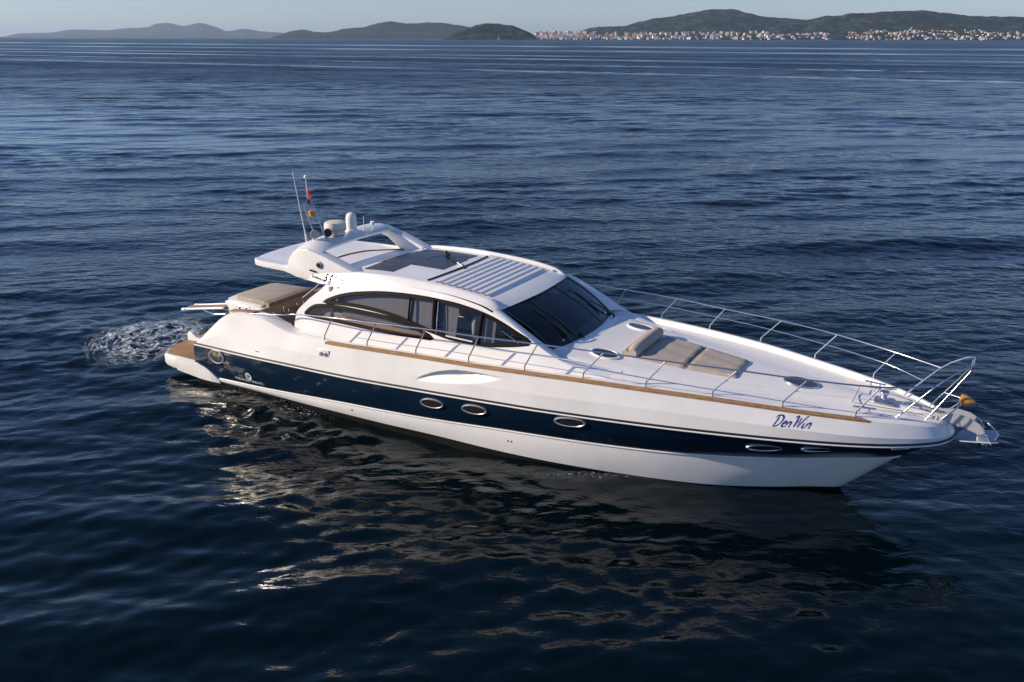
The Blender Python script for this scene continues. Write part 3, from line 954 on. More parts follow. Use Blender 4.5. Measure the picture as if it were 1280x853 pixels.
b = MB()
for sgn in (-1, 1):
    for k, (x0, x1, z) in enumerate(((1.26, 1.57, .66), (1.64, 1.95, .84))):
        b.box(x0, x1, min(sgn * .97, sgn * 1.72), max(sgn * .97, sgn * 1.72), z + .002, z + .014, .003)
b.build('step_teak', TEAK, yacht)
# gangway reaching out over the stern
gx = [(-.55, 1.20), (.88, 1.44)]
gang = empty('gangway'); gang.parent = yacht
b = MB()
for yy in (-.86, -.44):
    b.tube([(-.50, yy, 1.215), (.9, yy, 1.45)], .032, seg=10)
    b.tube([(-.58, yy, 1.19), (-.46, yy, 1.225)], .045, seg=10)
b.box(-.56, -.50, -.86, -.44, 1.18, 1.23, .02)
b.build('side_rail', WHITE, gang)
b = MB()
b.add([(-.5, -.83, 1.225), (.9, -.83, 1.46), (.9, -.47, 1.46), (-.5, -.47, 1.225)], [(0, 1, 2, 3)])
b.add([(-.5, -.83, 1.205), (.9, -.83, 1.44), (.9, -.47, 1.44), (-.5, -.47, 1.205)], [(3, 2, 1, 0)])
b.build('tread', TEAKR, gang)
b = MB()
b.tube([(.2, -.86, 1.30), (.55, -.86, 1.24), (.95, -.84, 1.30)], .018, smooth=4)
b.tube([(.2, -.44, 1.30), (.55, -.44, 1.24), (.95, -.46, 1.30)], .018, smooth=4)
b.build('strut', STEEL, gang)

# cockpit sole
b = MB(); b.box(2.25, 5.6, -2.0, 2.0, .80, .86)
b.build('cockpit_sole', TEAK, yacht)
# cockpit seating: parts of the boat
sofa = empty('cockpit_sofa'); sofa.parent = yacht
b = MB()
b.prism([(2.31, 1.0), (2.31, 1.62), (2.36, 1.69), (2.46, 1.69), (2.62, 1.25), (2.62, 1.0)], -1.45, 1.45, .03)
b.build('backrest', BROWN, sofa)
b = MB()
b.box(2.6, 2.98, -1.5, 1.6, .87, 1.0, .02, mi=0)
b.build('base', WHITE, sofa)
b = MB()
for i in range(4):
    b.box(2.62, 3.0, -1.45 + i * .76, -.71 + i * .76, 1.0, 1.24, .04)
b.box(3.2, 4.3, 1.2, 1.75, 1.0, 1.24, .04)
b.box(3.2, 4.3, 1.72, 1.86, 1.1, 1.65, .04)
b.build('seat', BROWN, sofa)
b = MB()
b.box(3.2, 4.3, 1.2, 1.85, .862, 1.0, .02)
b.box(3.9, 4.75, -1.85, -1.45, .862, 1.62, .03)
b.build('side_locker', WHITE, yacht)

# --- deck, toe rail
ybf = pchip([4, 5, 8, 10, 11, 12, 13, 14, 15, 16, 16.8, 17.3], [1.93, 1.95, 1.97, 1.9, 1.78, 1.6, 1.37, 1.10, .8, .45, .1, 0])
wf = pchip([10.2, 11.25, 12, 13, 14, 15, 16, 16.8, 17.3], [1.52, 1.36, 1.2, .98, .76, .52, .26, .06, .0])
zcf = pchip([10.2, 10.5, 11.25, 12.7, 13.66, 14.73, 16.2, 17.0, 17.3], [2.2, 2.18, 2.11, 1.995, 1.925, 1.86, 1.79, 1.73, 1.66])


def deck_pt(x, t):
    pass


b = MB()
th = np.linspace(math.asin((4.7 - 1.3) / 15.95), math.pi / 2, 260)
x = 1.3 + 15.95 * np.sin(th)
ys, zs = SHEER.at(x)
rows = [[] for _ in range(5)]
for X, Y, Z in zip(x, ys, zs):
    rec = .07 * min(1, max(0, (16.6 - X) / 1.2))
    c1 = max(Y - .13, 0); c2 = max(Y - .155, 0); c3 = max(min(float(ybf(X)), Y - .17), 0)
    rows[0].append((X, -Y, Z)); rows[1].append((X, -max(Y - .06, 0), Z + .034)); rows[2].append((X, -c1, Z + .036)); rows[3].append((X, -c2, Z - rec)); rows[4].append((X, -max(c3 - .12, 0) if X < 10.2 else -c3, Z - rec))
b.grid(rows)
xf = x[x >= 10.25]
rows = []
cols = []
for X in xf:
    Y, Z = SHEER.at(X); Y = float(Y); Z = float(Z)
    rec = .07 * min(1, max(0, (16.6 - X) / 1.2))
    c3 = max(min(float(ybf(X)), Y - .17), 0)
    w = min(float(wf(X)), c3)
    zc = float(zcf(X)) + .0
    zr = max(zc - .05, Z - rec + .005)
    c = [(X, -c3, Z - rec)]
    for t in (.25, .5, .75):
        yy = c3 + (w - c3) * t
        c.append((X, -yy, (Z - rec) + (zr - .012 - (Z - rec)) * (t ** .8)))
    for t in np.linspace(0, 1, 9):
        yy = w * (1 - t)
        c.append((X, -yy, zr + (zc - zr) * (1 - (1 - t) ** 2)))
    cols.append(c)
b.grid(cols, flip=True)
b.mirror()
deck = b.build('deck', DECKW, yacht, angle=25)


def deck_z(X, Y):
    Y = abs(Y)
    w = float(wf(X)); zc = float(zcf(X))
    t = 1 - min(Y / max(w, .01), 1)
    return (zc - .05) + .05 * (1 - (1 - t) ** 2)


b = MB()
xs = np.linspace(5.45, 16.1, 150)
yy, zz = SHEER.at(xs)
rr = [[], [], [], [], []]
for X, Y, Z in zip(xs, yy, zz):
    e = min(1, (X - 5.4) / .1, (16.14 - X) / .2)
    for k, (dy, dz) in enumerate(((.002, -.040), (.018, -.032), (.014, .006 * e), (-.04, .026 * e), (-.085, .028 * e))):
        rr[k].append((X, -(Y + dy), Z + dz + .004))
b.grid(rr); b.mirror()
b.build('toe_rail', TEAKR, yacht)

# --- cabin sides with window openings
def yH(x, z):
    return float(ybf(x)) - .16 * (z - 1.8) - .10 * (z - 1.8) ** 2


UP = [(5.05, 2.46), (5.36, 2.6), (5.73, 2.71), (6.18, 2.79), (6.59, 2.84), (7.09, 2.87), (7.58, 2.88), (7.97, 2.87), (8.35, 2.85), (8.68, 2.81), (8.92, 2.77), (9.18, 2.71), (9.46, 2.62), (9.74, 2.51), (10.05, 2.38), (9.85, 2.31), (9.57, 2.26), (9.21, 2.21), (8.89, 2.2), (8.6, 2.2), (8.31, 2.21), (8.04, 2.25), (7.71, 2.3), (7.38, 2.36), (7.08, 2.42), (6.66, 2.47), (6.24, 2.495), (5.81, 2.50), (5.38, 2.485)]
LO = [(4.57, 2.16), (4.69, 2.27), (4.86, 2.35), (5.17, 2.39), (5.61, 2.405), (6.15, 2.40), (6.67, 2.385), (7.08, 2.345), (7.49, 2.27), (7.92, 2.135), (7.52, 2.11), (7.12, 2.1), (6.5, 2.1), (5.87, 2.11), (5.32, 2.12), (4.87, 2.12), (4.62, 2.13)]


def inside(p, poly):
    x, z = p
    c = False
    j = len(poly) - 1
    for i in range(len(poly)):
        a, bb = poly[i], poly[j]
        if (a[1] > z) != (bb[1] > z) and x < (bb[0] - a[0]) * (z - a[1]) / (bb[1] - a[1]) + a[0]:
            c = not c
        j = i
    return c


zef = pchip([2.5, 3.6, 3.75, 4.1, 4.76, 5.1, 5.5, 5.93, 6.95, 7.94, 8.88, 9.2], [2.89, 2.88, 2.86, 2.79, 2.77, 2.82, 2.9, 2.965, 3.045, 3.02, 2.90, 2.80])
ztf = pchip([4.0, 5.1, 5.5, 5.93, 6.95, 7.94, 8.88, 9.2, 9.5, 10.0, 10.4, 10.75, 11.2, 11.8], [2.77, 2.82, 2.9, 2.965, 3.045, 3.02, 2.90, 2.80, 2.70, 2.46, 2.25, 2.10, 1.99, 1.87])
aft_edge = pchip([1.6, 2.1, 2.4, 2.7, 2.85], [4.25, 4.30, 4.56, 4.95, 5.12])
b = MB()
NX, NZ = 290, 60
idx = {}
vs = []
ZT = np.linspace(0, 1, NZ)
grid_pts = [[None] * NZ for _ in range(NX)]
for j, t in enumerate(ZT):
    for i in range(NX):
        s = i / (NX - 1)
        # lines of constant s fan from the raked aft edge to the forward end
        X = 4.25 + (11.78 - 4.25) * s
        z = 1.68 + (float(ztf(X)) - 1.68) * t
        xa = float(aft_edge(z))
        X2 = X + max(0, (xa - 4.25)) * (1 - s) ** 3
        z = 1.68 + (float(ztf(X2)) - 1.68) * t
        grid_pts[i][j] = (X2, z)
vs = [(p[0], -yH(*p), p[1]) for c in grid_pts for p in c]
fs = []
for i in range(NX - 1):
    for j in range(NZ - 1):
        q = [grid_pts[i][j], grid_pts[i + 1][j], grid_pts[i + 1][j + 1], grid_pts[i][j + 1]]
        cen = (sum(p[0] for p in q) / 4, sum(p[1] for p in q) / 4)
        if inside(cen, UP) or inside(cen, LO):
            continue
        fs.append((i * NZ + j, (i + 1) * NZ + j, (i + 1) * NZ + j + 1, i * NZ + j + 1))
b.add(vs, fs)
# thickness at the raked aft edge
ae = [(grid_pts[0][j][0], grid_pts[0][j][1]) for j in range(NZ)]
b.grid([[(p[0], -yH(*p), p[1]) for p in ae], [(p[0] + .02, -(yH(*p) - .16), p[1]) for p in ae]])
b.mirror()
cabin = b.build('cabin_side', WHITE, yacht, angle=30, weld=False)


def window(poly, sgn, bars=(), name='side_window', shrink=0.0):
    n = len(poly)
    P = [Vector((p[0], p[1])) for p in poly]
    P = crom(P + [P[0]], 3)[:-1]
    # glass
    tri = tessellate_polygon([[Vector((p.x, p.y, 0)) for p in P]])
    g = MB()
    # rows of quads between lower and upper outline so the pane follows the curve of the side
    xs_ = np.linspace(min(p.x for p in P) + .005, max(p.x for p in P) - .005, 90)
    rows_ = []
    for X in xs_:
        zs_ = []
        for i in range(len(P)):
            a, c = P[i], P[(i + 1) % len(P)]
            if (a.x - X) * (c.x - X) <= 0 and abs(a.x - c.x) > 1e-9:
                zs_.append(a.y + (c.y - a.y) * (X - a.x) / (c.x - a.x))
        lo_, hi_ = min(zs_), max(zs_)
        rows_.append([(X, sgn * (yH(X, z) - .008), z) for z in np.linspace(lo_, hi_, 8)])
    g.grid(rows_, flip=(sgn < 0))
    pane = g.build(name, SIDEG, yacht)
    # frame ribbon
    f = MB()
    m = len(P)
    ring = [[], [], [], []]
    for i in range(m + 1):
        a, c, p = P[(i - 1) % m], P[(i + 1) % m], P[i % m]
        t = (c - a).normalized()
        nrm = Vector((t.y, -t.x))
        for k, (o1, o2) in enumerate(((-.040, .0), (-.032, .014), (.030, .014), (.038, .0))):
            q = p + nrm * o1
            ring[k].append((q.x, sgn * (yH(q.x, q.y) + o2), q.y))
    f.grid(ring, flip=(sgn < 0))
    f.build('frame', FRAME, pane, angle=60, recalc=False)
    for (x0, z0, x1, z1, r) in bars:
        q = MB()
        q.tube([(x0 + (x1 - x0) * t, sgn * (yH(x0 + (x1 - x0) * t, z0 + (z1 - z0) * t) + .004), z0 + (z1 - z0) * t) for t in np.linspace(0, 1, 6)], r, flat=1.0, seg=8)
        q.build('mullion', FRAME, pane)
    return pane


for sgn in (-1, 1):
    window(UP, sgn, bars=((7.86, 2.88, 7.93, 2.27, .045), (8.98, 2.76, 8.96, 2.2, .04), (7.26, 2.86, 7.29, 2.40, .022)))
    window(LO, sgn)
    q = MB()
    q.tube([(7.955, sgn * (yH(7.955, 2.87) + .03), 2.86), (8.01, sgn * (yH(8.01, 2.25) + .03), 2.27)], .010)
    q.tube([(9.45, sgn * (yH(9.4, 2.5) + .02), 2.52), (9.85, sgn * (yH(9.85, 2.32) + .02), 2.34)], .008)
    q.build('window_trim', STEEL, yacht)
    q = MB()
    q.prism([(8.25, 2.245), (8.87, 2.225), (8.87, 2.25), (8.25, 2.27)], sgn * 1.915, sgn * 1.93)
    q.build('sill_trim', WHITE, yacht)

# interior
inr = empty('cabin_interior'); inr.parent = yacht
b = MB(); b.box(5.3, 10.3, -1.75, 1.75, .98, 1.05); b.box(9.3, 10.25, -1.4, 1.4, 1.75, 2.05, .05); b.box(5.35, 5.42, -1.7, 1.7, 1.05, 2.8)
b.build('floor', DARKI, inr)
b = MB()
b.prism([(4.75, 1.75), (7.55, 1.75), (7.55, 2.14), (7.2, 2.17), (4.95, 2.26), (4.75, 2.1)], -1.72, -1.45, .04)
b.prism([(4.75, 1.75), (7.55, 1.75), (7.55, 2.14), (7.2, 2.17), (4.95, 2.26), (4.75, 2.1)], 1.45, 1.72, .04)
b.build('sofa_back', SEATP, inr)
for sgn in (-1, 1):
    b = MB()
    for (x0, x1, zb, zt) in ((5.5, 7.24, 2.2, 2.86), (7.32, 7.8, 2.22, 2.86), (8.05, 8.38, 2.2, 2.86), (9.03, 9.25, 2.2, 2.74)):
        n = int((x1 - x0) / .03) + 2
        r0, r1 = [], []
        for k in range(n):
            X = x0 + (x1 - x0) * k / (n - 1)
            zt_ = min(zt, float(ztf(X)) - .06)
            dy = .0015 * math.sin(k * 1.1)
            r0.append((X, sgn * (yH(X, zb) - .11 + dy), zb)); r1.append((X, sgn * (yH(X, zt_) - .09 + dy), zt_))
        b.grid([r0, r1])
    b.build('curtain', CURT, inr)
b = MB()
b.box(8.75, 9.2, -1.25, -.65, 1.05, 1.95, .05); b.box(8.68, 8.82, -1.25, -.65, 1.9, 2.35, .05)
b.build('helm_seat', BROWN, inr)
b = MB()
b.tube([(9.35 + .05 * math.cos(t) - .0, -.95 + .19 * math.cos(t), 2.12 + .19 * math.sin(t)) for t in np.linspace(0, 2 * math.pi, 25)], .014)
b.tube([(9.36, -.95, 1.96), (9.36, -.95, 2.28)], .01)
b.tube([(9.36, -1.12, 2.12), (9.36, -.78, 2.12)], .01)
b.build('steering_wheel', BLACK, inr)

# --- hardtop
zlf = pchip([2.5, 4.6, 5.2, 5.5, 5.9, 6.84, 8.02, 8.97, 9.14, 9.26], [3.01, 3.01, 3.05, 3.10, 3.15, 3.175, 3.125, 3.0, 2.93, 2.83])
zrf = pchip([2.5, 4.0, 4.6, 5.0, 5.5, 6.4, 7.34, 8.2, 8.9, 9.15, 9.26], [2.99, 2.985, 2.965, 2.98, 3.06, 3.10, 3.085, 3.02, 2.935, 2.87, 2.825])
hwf = pchip([2.5, 2.62, 3.0, 3.8, 4.5, 5.2, 9.26], [1.22, 1.32, 1.38, 1.42, 1.46, 1.5, 1.47])
b = MB()
cols = []
xs = np.concatenate([np.linspace(2.5, 5.5, 60), np.linspace(5.55, 9.26, 70)])


def side_y(X, ze, hw):
    t = min(max((X - 4.1) / 1.2, 0), 1); t = t * t * (3 - 2 * t)
    return (hw + .03) * (1 - t) + min(yH(X, ze), hw + .12) * t


def front_shift(X, y):       # the front lip and the rear edge are curved in plan
    s = np.clip((X - 8.6) / .66, 0, 1) ** 2
    r_ = np.clip((3.1 - X) / .6, 0, 1) ** 2
    return X + .16 * s * (1 - (y / 1.5) ** 2) - .06 * r_ * (1 - (abs(y) / 1.35) ** 2) + .10 * r_ * (abs(y) / 1.35) ** 6


for X in xs:
    ze, zl, zc, hw = float(zef(min(X, 9.2))), float(zlf(X)), float(zrf(X)), float(hwf(X))
    ye = side_y(X, ze, hw)
    if X > 9.1:
        ze = min(ze, zl - .03)
    c = [(X, -ye, ze)]
    c += [(X, -(hw + .05 + (ye - hw - .05) * .55), ze + (zl - ze) * .35), (X, -(hw + .035), ze + (zl - ze) * .72), (X, -(hw), zl - .008), (X, -(hw - .035), zl), (X, -(hw - .08), zl - .004), (X, -(hw - .115), zc + .008)]
    for t in np.linspace(.12, 1, 9):
        yy = (hw - .115) * (1 - t)
        c.append((X, -yy, zc + .008 + .03 * (1 - (1 - t) ** 2)))
    cols.append([(float(front_shift(p[0], p[1])), p[1], p[2]) for p in c])
b.grid(cols)
# underside
und = []
for X in xs:
    ze, hw = float(zef(min(X, 9.2))), float(hwf(X))
    ye = side_y(X, ze, hw)
    zl, zc = float(zlf(X)), float(zrf(X))
    if X > 9.1:
        ze = min(ze, zl - .03)
    und.append([(float(front_shift(X, y)), -y, z) for y, z in ((ye, ze), (hw - .15, max(zc - .10, ze) if X < 9.0 else zc - .02), (0, zc - .07 if X < 9.0 else zc + .02))])
b.grid(und, flip=True)
# aft closing strip
b.grid([cols[0][:6], [und[0][0], und[0][0], und[0][0], und[0][1], und[0][1], und[0][1]]])
b.grid([cols[0][5:], [tuple(Vector(und[0][1]).lerp(Vector(und[0][2]), t)) for t in np.linspace(0, 1, len(cols[0]) - 5)]])
b.mirror()
hardtop = b.build('hardtop', WHITE, yacht, angle=30, recalc=True)


def roof_z(X, y):
    hw, zc = float(hwf(X)), float(zrf(X))
    t = 1 - min(abs(y) / (hw - .115), 1)
    return zc + .008 + .03 * (1 - (1 - t) ** 2)


# windscreen pillars: strip from cabin side top to the glass edge
b = MB()
cols = []
for t in np.linspace(0, 1, 24):
    xa, xb = 9.18 + 1.55 * t, 9.24 + 1.07 * t
    za, zb = float(ztf(xa)), 2.83 - .64 * t
    A = Vector((xa, -yH(xa, za), za)); B_ = Vector((xb, -(1.47 - .05 * t), zb))
    mid = A.lerp(B_, .5) + Vector((0, -.02, .045))
    cols.append([tuple(A), tuple(A.lerp(mid, .5) + Vector((0, -.012, .012))), tuple(mid), tuple(mid.lerp(B_, .5) + Vector((0, -.0, .012))), tuple(B_)])
b.grid(cols)
# cowl in front of the glass foot
cols = []
for Y in np.linspace(-1.42, 0, 16):
    xb = 10.31 + .24 * (1 - (Y / 1.42) ** 2)
    zb = 2.19
    cols.append([(xb - .05, Y, zb - .03), (xb + .02, Y, zb), (xb + .14, Y, deck_z(xb + .14, Y) + .012 if abs(Y) < 1.38 else 2.09), (xb + .34, Y, deck_z(xb + .34, Y) - .012)])
b.grid(cols, flip=False)
cols = []
for X in np.linspace(10.25, 11.78, 30):
    zt = float(ztf(X)); yo = yH(X, zt)
    Ys, Zs = SHEER.at(X); rz = float(Zs) - .07
    c3 = min(float(ybf(X)), float(Ys) - .17); w = min(float(wf(X)), c3)
    zr = max(float(zcf(X)) - .05, rz + .005)
    yi = max(w - .02, yo - .30)
    zi = rz + (zr - .012 - rz) * (max(0, min(1, (c3 - yi) / max(c3 - w, .01)))) ** .8
    cols.append([(X, -yo, zt), (X, -(yo - .03), zt + .012), (X, -(yo - .08), zt + .014 + (zi - zt) * .15), (X, -(yi + .04), zi + .004), (X, -yi, zi - .012)])
b.grid(cols)
b.mirror()
b.build('windscreen_pillar', WHITE, yacht, angle=40)

# windscreen
def ws_pt(s, t):
    """s across -1..1, t 0 top .. 1 foot"""
    top = Vector((9.24 + .14 * (1 - s * s), 1.46 * s, 2.825 - .0 * s * s))
    bot = Vector((10.33 + .24 * (1 - s * s), 1.41 * s, 2.185))
    p = top.lerp(bot, t)
    p.z += .05 * math.sin(math.pi * t)
    p.x += .02 * math.sin(math.pi * t)
    return p


b = MB()
b.grid([[tuple(ws_pt(s, t)) for s in np.linspace(-1, 1, 40)] for t in np.linspace(0, 1, 14)])
ws = b.build('windscreen', WSG, yacht)


def ws_strip(pts, w, name='frame', par=None, off=.012):
    q = MB()
    rows_ = [[], [], [], []]
    V = [ws_pt(*p) for p in pts]
    for i, p in enumerate(V):
        t = (V[min(i + 1, len(V) - 1)] - V[max(i - 1, 0)]).normalized()
        n_ = Vector((.5, 0, .86))
        sd = t.cross(n_).normalized()
        rows_[0].append(tuple(p + sd * w / 2)); rows_[1].append(tuple(p + sd * w / 2 + n_ * off)); rows_[2].append(tuple(p - sd * w / 2 + n_ * off)); rows_[3].append(tuple(p - sd * w / 2))
    q.grid(rows_)
    return q


q = MB()
for pts, w in (([(s, .985) for s in np.linspace(-1, 1, 40)], .10), ([(s, .01) for s in np.linspace(-1, 1, 40)], .07), ([(-.985, t) for t in np.linspace(0, 1, 12)], .05), ([(.985, t) for t in np.linspace(0, 1, 12)], .07)):
    m_ = ws_strip(pts, w)
    q.add(m_.v, m_.f)
q.build('frame', BLACK, ws, weld=False)
for s in (-.40, .40):
    m_ = ws_strip([(s * (1 - .08 * 0), t) for t in np.linspace(0, 1, 12)], .07, off=.010)
    m_.build('mullion', BLACK, ws, weld=False)

for (p0, p1, p2) in (((-.60, 1.02), (-.56, .62), (-.56, .22)), ((.86, 1.0), (.62, .60), (.62, .2))):
    wip = empty('wiper'); wip.parent = yacht
    a, c, d = ws_pt(*p0) + Vector((.03, 0, .03)), ws_pt(*p1) + Vector((.03, 0, .045)), ws_pt(*p2) + Vector((.02, 0, .03))
    q = MB(); q.tube([a, a.lerp(c, .5) + Vector((.01, 0, .02)), c], [.02, .014, .010], smooth=4)
    q.build('arm', BLACK, wip)
    q = MB(); e = ws_pt(p1[0], p1[1] + .28) + Vector((.02, 0, .028))
    q.tube([e, d], .013)
    q.build('blade', BLACK, wip)
for cx, cy, cz in ((10.50, -.46, 2.19), (10.47, 1.18, 2.16)):
    q = MB()
    q.tube([(cx - .06, cy, cz), (cx, cy, cz + .06), (cx + .08, cy - .02, cz + .03), (cx + .09, cy - .04, cz - .03)], .022, smooth=4)
    q.lathe([(.04, 0), (.04, .03), (.02, .04)], (cx + .09, cy - .06, cz - .05))
    q.build('wiper_pivot', BLACK, yacht)

# --- roof details
def roof_patch(x0, x1, y0, y1, mt, name, dz=.006, nx=8, ny=6, par=None, skew=0.0):
    q = MB()
    q.grid([[(X + skew * (Y - y0) / (y1 - y0), Y, roof_z(X, Y) + dz) for Y in np.linspace(y0, y1, ny)] for X in np.linspace(x0, x1, nx)], flip=False)
    q.grid([[(X + skew * (Y - y0) / (y1 - y0), Y, roof_z(X, Y) - .002 + (dz * .99 + .002) * k) for k in (0, 1)] for X in [x0] * 1 + [x1] for Y in [y0]][:2])
    return q.build(name, mt, par or yacht, recalc=False)


for (x0, x1, y0, y1) in ((5.58, 6.36, -1.05, -.40), (5.56, 6.36, -.385, .115), (5.56, 6.36, .13, .62), (6.375, 7.2, -.385, .115), (6.375, 7.2, .13, .62), (5.7, 6.45, .635, 1.15), (6.465, 7.15, .635, 1.15)):
    roof_patch(x0, x1, y0, y1, PANEL, 'solar_panel')
# gasket of the sliding roof: shallow dark arc
q = MB()
q.tube([(7.36 + .09 * (1 - (Y / 1.2) ** 2), Y, roof_z(7.4, Y) + .008) for Y in np.linspace(-1.22, 1.22, 30)], .022, seg=6)
q.build('roof_gasket', BLACK, yacht)
# seam aft of the roof
q = MB()
q.tube([(X, Y, roof_z(X, Y) + .004) for X, Y in ((4.75, -1.28), (4.5, -1.1), (4.33, -.85), (4.24, -.5), (4.22, -.15), (4.25, .19), (4.36, .6), (4.55, .86), (4.85, 1.1), (5.2, 1.22))], .020, seg=6, smooth=4)
q.build('aft_seam', BLACK, yacht)
# louvred slats
for k in range(8):
    x0 = 7.56 + k * .165
    x1 = x0 + .145
    q = MB()
    rows_ = []
    for Y in np.linspace(-1.22, 1.22, 21):
        z = roof_z((x0 + x1) / 2, Y)
        dzl = float(zrf(x1) - zrf(x0)) / 2
        sh = .04 * (1 - (Y / 1.22) ** 2)
        rows_.append([(x0 + sh, Y, z - dzl - .004), (x0 + .006 + sh, Y, z - dzl + .026), (x0 + .05 + sh, Y, z - dzl * .4 + .036), (x1 - .02 + sh, Y, z + dzl * .8 + .026), (x1 + sh, Y, z + dzl - .004)])
    q.grid(rows_)
    q.build('roof_slat', DECKW, yacht, angle=50)
q = MB()
for sgn in (-1, 1):
    q.tube([(X, sgn * (float(hwf(X)) - .14), roof_z(X, 1.3) + .03) for X in np.linspace(7.3, 8.98, 12)], .022, seg=8)
q.build('roof_track', WHITE, yacht)
# folded support arm lying on the roof
q = MB()
q.tube([(6.55, .72, 3.16), (6.75, .56, 3.17), (7.0, .34, 3.16), (7.2, .18, 3.16)], .018, smooth=4)
q.lathe([(.045, 0), (.045, .08), (.03, .10)], (6.5, .80, 3.12))
q.lathe([(.05, 0), (.05, .07), (.03, .10)], (6.68, .62, 3.12))
q.tube([(7.48, -.02, 3.15), (7.58, -.10, 3.14)], .035)
q.build('support_arm', BLACK, yacht)
q = MB(); q.tube([(7.2, .18, 3.163), (7.5, -.04, 3.15)], .016); q.build('arm_sleeve', WHITE, yacht)

# --- radar arch
arch = empty('radar_arch'); arch.parent = yacht
b = MB()
sec = [(3.98, 3.42), (4.0, 3.49), (4.12, 3.55), (4.35, 3.575), (4.55, 3.545), (4.70, 3.46), (4.66, 3.40), (4.40, 3.375), (4.12, 3.375)]
rows_ = []
for Y in np.linspace(-1.46, 1.46, 41):
    e = abs(Y) / 1.46
    dz = .045 * (1 - e ** 2) - .11 * max(0, (e - .72) / .28) ** 2
    rows_.append([(p[0] + .0 * e, Y, p[1] + dz) for p in sec])
b.grid(rows_, close=True)
b.add(rows_[0], [tuple(range(len(sec)))]); b.add(rows_[-1], [tuple(range(len(sec)))[::-1]])
b.build('crossbar', WHITE, arch, angle=50, recalc=True)
legS = [(3.74, 2.96), (3.84, 3.2), (3.99, 3.38), (4.16, 3.47), (4.42, 3.475), (4.66, 3.41), (4.95, 3.33), (5.3, 3.22), (5.75, 3.08), (5.8, 3.04), (5.4, 2.93), (4.8, 2.78), (4.1, 2.80), (3.86, 2.88)]
b = MB(); b.prism(legS, -1.50, -1.20, .07)
b.build('arch_leg', WHITE, arch, angle=50)
legP = [(3.99, 3.40), (4.16, 3.50), (4.42, 3.50), (4.66, 3.43), (4.95, 3.36), (5.3, 3.24), (5.75, 3.08), (5.8, 3.03), (5.2, 2.96), (5.0, 2.96), (4.76, 3.13), (4.56, 3.27), (4.3, 3.35)]
b = MB(); b.prism(legP, 1.16, 1.46, .03)
b.build('arch_leg', WHITE, arch, angle=50)
# round loudspeaker and small lamp on the arch side
b = MB(); b.lathe([(.08, 0), (.08, .03), (.065, .04)], (4.74, -1.49, 3.17), axis=(0, -1, 0), mi=0)
o = b.build('speaker', GREYT, arch)
b = MB(); b.lathe([(.05, 0), (.045, .02)], (4.72, -1.53, 3.17), axis=(0, -1, 0)); b.build('speaker_cone', BLACK, o)
b = MB(); b.tube([(4.45, -1.5, 3.02), (4.62, -1.5, 3.00)], .035, flat=.6); b.build('side_lamp', BLACK, arch)
b = MB(); b.lathe([(.055, 0), (.055, .02), (.03, .03)], (5.03, -1.66, 2.71), axis=(0, -1, .1)); b.build('navigation_light', STEELD, yacht)

# equipment on the arch
def top_z(y): return 3.575 + .045 * (1 - (y / 1.38) ** 2)


rad = empty('radar'); rad.parent = yacht
b = MB(); b.lathe([(.20, 0), (.235, .03), (.25, .08), (.25, .16), (.235, .215), (.18, .24), (.05, .245)], (4.36, -.48, 3.675)); b.build('dome', CREAMP, rad)
b = MB(); b.lathe([(.252, 0), (.252, .012)], (4.36, -.48, 3.745)); b.build('band', GREYT, rad)
b = MB(); b.box(4.2, 4.52, -.62, -.34, 3.60, 3.68, .02); b.build('bracket', STEELD, rad)
sat = empty('satellite_dome'); sat.parent = yacht
b = MB(); b.lathe([(.12, 0), (.125, .1), (.125, .30), (.115, .37), (.08, .42), (.02, .44)], (4.42, .02, 3.60)); b.build('dome', WHITE, sat)
b = MB(); b.lathe([(.13, 0), (.15, .02), (.15, .08)], (4.42, .02, 3.56)); b.build('foot', WHITE, sat)
b = MB(); b.lathe([(.02, 0), (.015, .03), (.015, .13), (.055, .14), (.06, .20), (.03, .22)], (4.62, .55, 3.55)); b.build('gps_antenna', WHITE, yacht)
b = MB(); b.tube([(4.56, .30, 3.58), (4.56, .30, 3.92)], [.012, .006]); b.build('short_antenna', WHITE, yacht)
whip = empty('whip_antenna'); whip.parent = yacht
b = MB(); b.tube([(4.09, -1.15, 3.52), (4.07, -1.15, 3.72)], .022); b.build('base', WHITE, whip)
b = MB(); b.tube([(4.07, -1.15, 3.7), (3.83, -1.15, 5.09)], [.014, .008]); b.build('rod', WHITE, whip)
for (hx, hy) in ((4.27, -1.08), (4.40, -.80)):
    horn = empty('horn'); horn.parent = yacht
    b = MB(); b.lathe([(.05, -.16), (.055, -.04), (.09, 0), (.10, .03), (.10, .05)], (hx, hy, 3.72), axis=(.75, -.62, .05)); b.build('bell', CREAMP, horn)
    b = MB(); b.lathe([(.085, 0), (.085, .01)], (hx + .75 * .05, hy - .62 * .05, 3.723), axis=(.75, -.62, .05)); b.build('grille', BLACK if hy > -1 else STEELD, horn)
    b = MB(); b.tube([(hx - .03, hy, 3.55), (hx - .03, hy, 3.68)], .03); b.build('foot', TEAKR if hy > -1 else WHITE, horn)
mast = empty('light_mast'); mast.parent = yacht
b = MB()
b.tube([(4.23, -1.0, 3.60), (3.94, -1.0, 4.30)], .016)
b.tube([(4.44, -.92, 3.62), (4.16, -.92, 4.30), (4.08, -.95, 4.42)], .016)
for z, x0, x1 in ((3.95, 4.09, 4.31), (4.2, 3.99, 4.21)):
    b.tube([(x0, -1.0, z), (x1, -.92, z)], .012)
b.build('frame', STEEL, mast)
b = MB(); b.lathe([(.05, -.07), (.07, -.06), (.07, .06), (.05, .07)], (4.13, -.96, 4.15)); b.build('lamp', AMBER, mast)
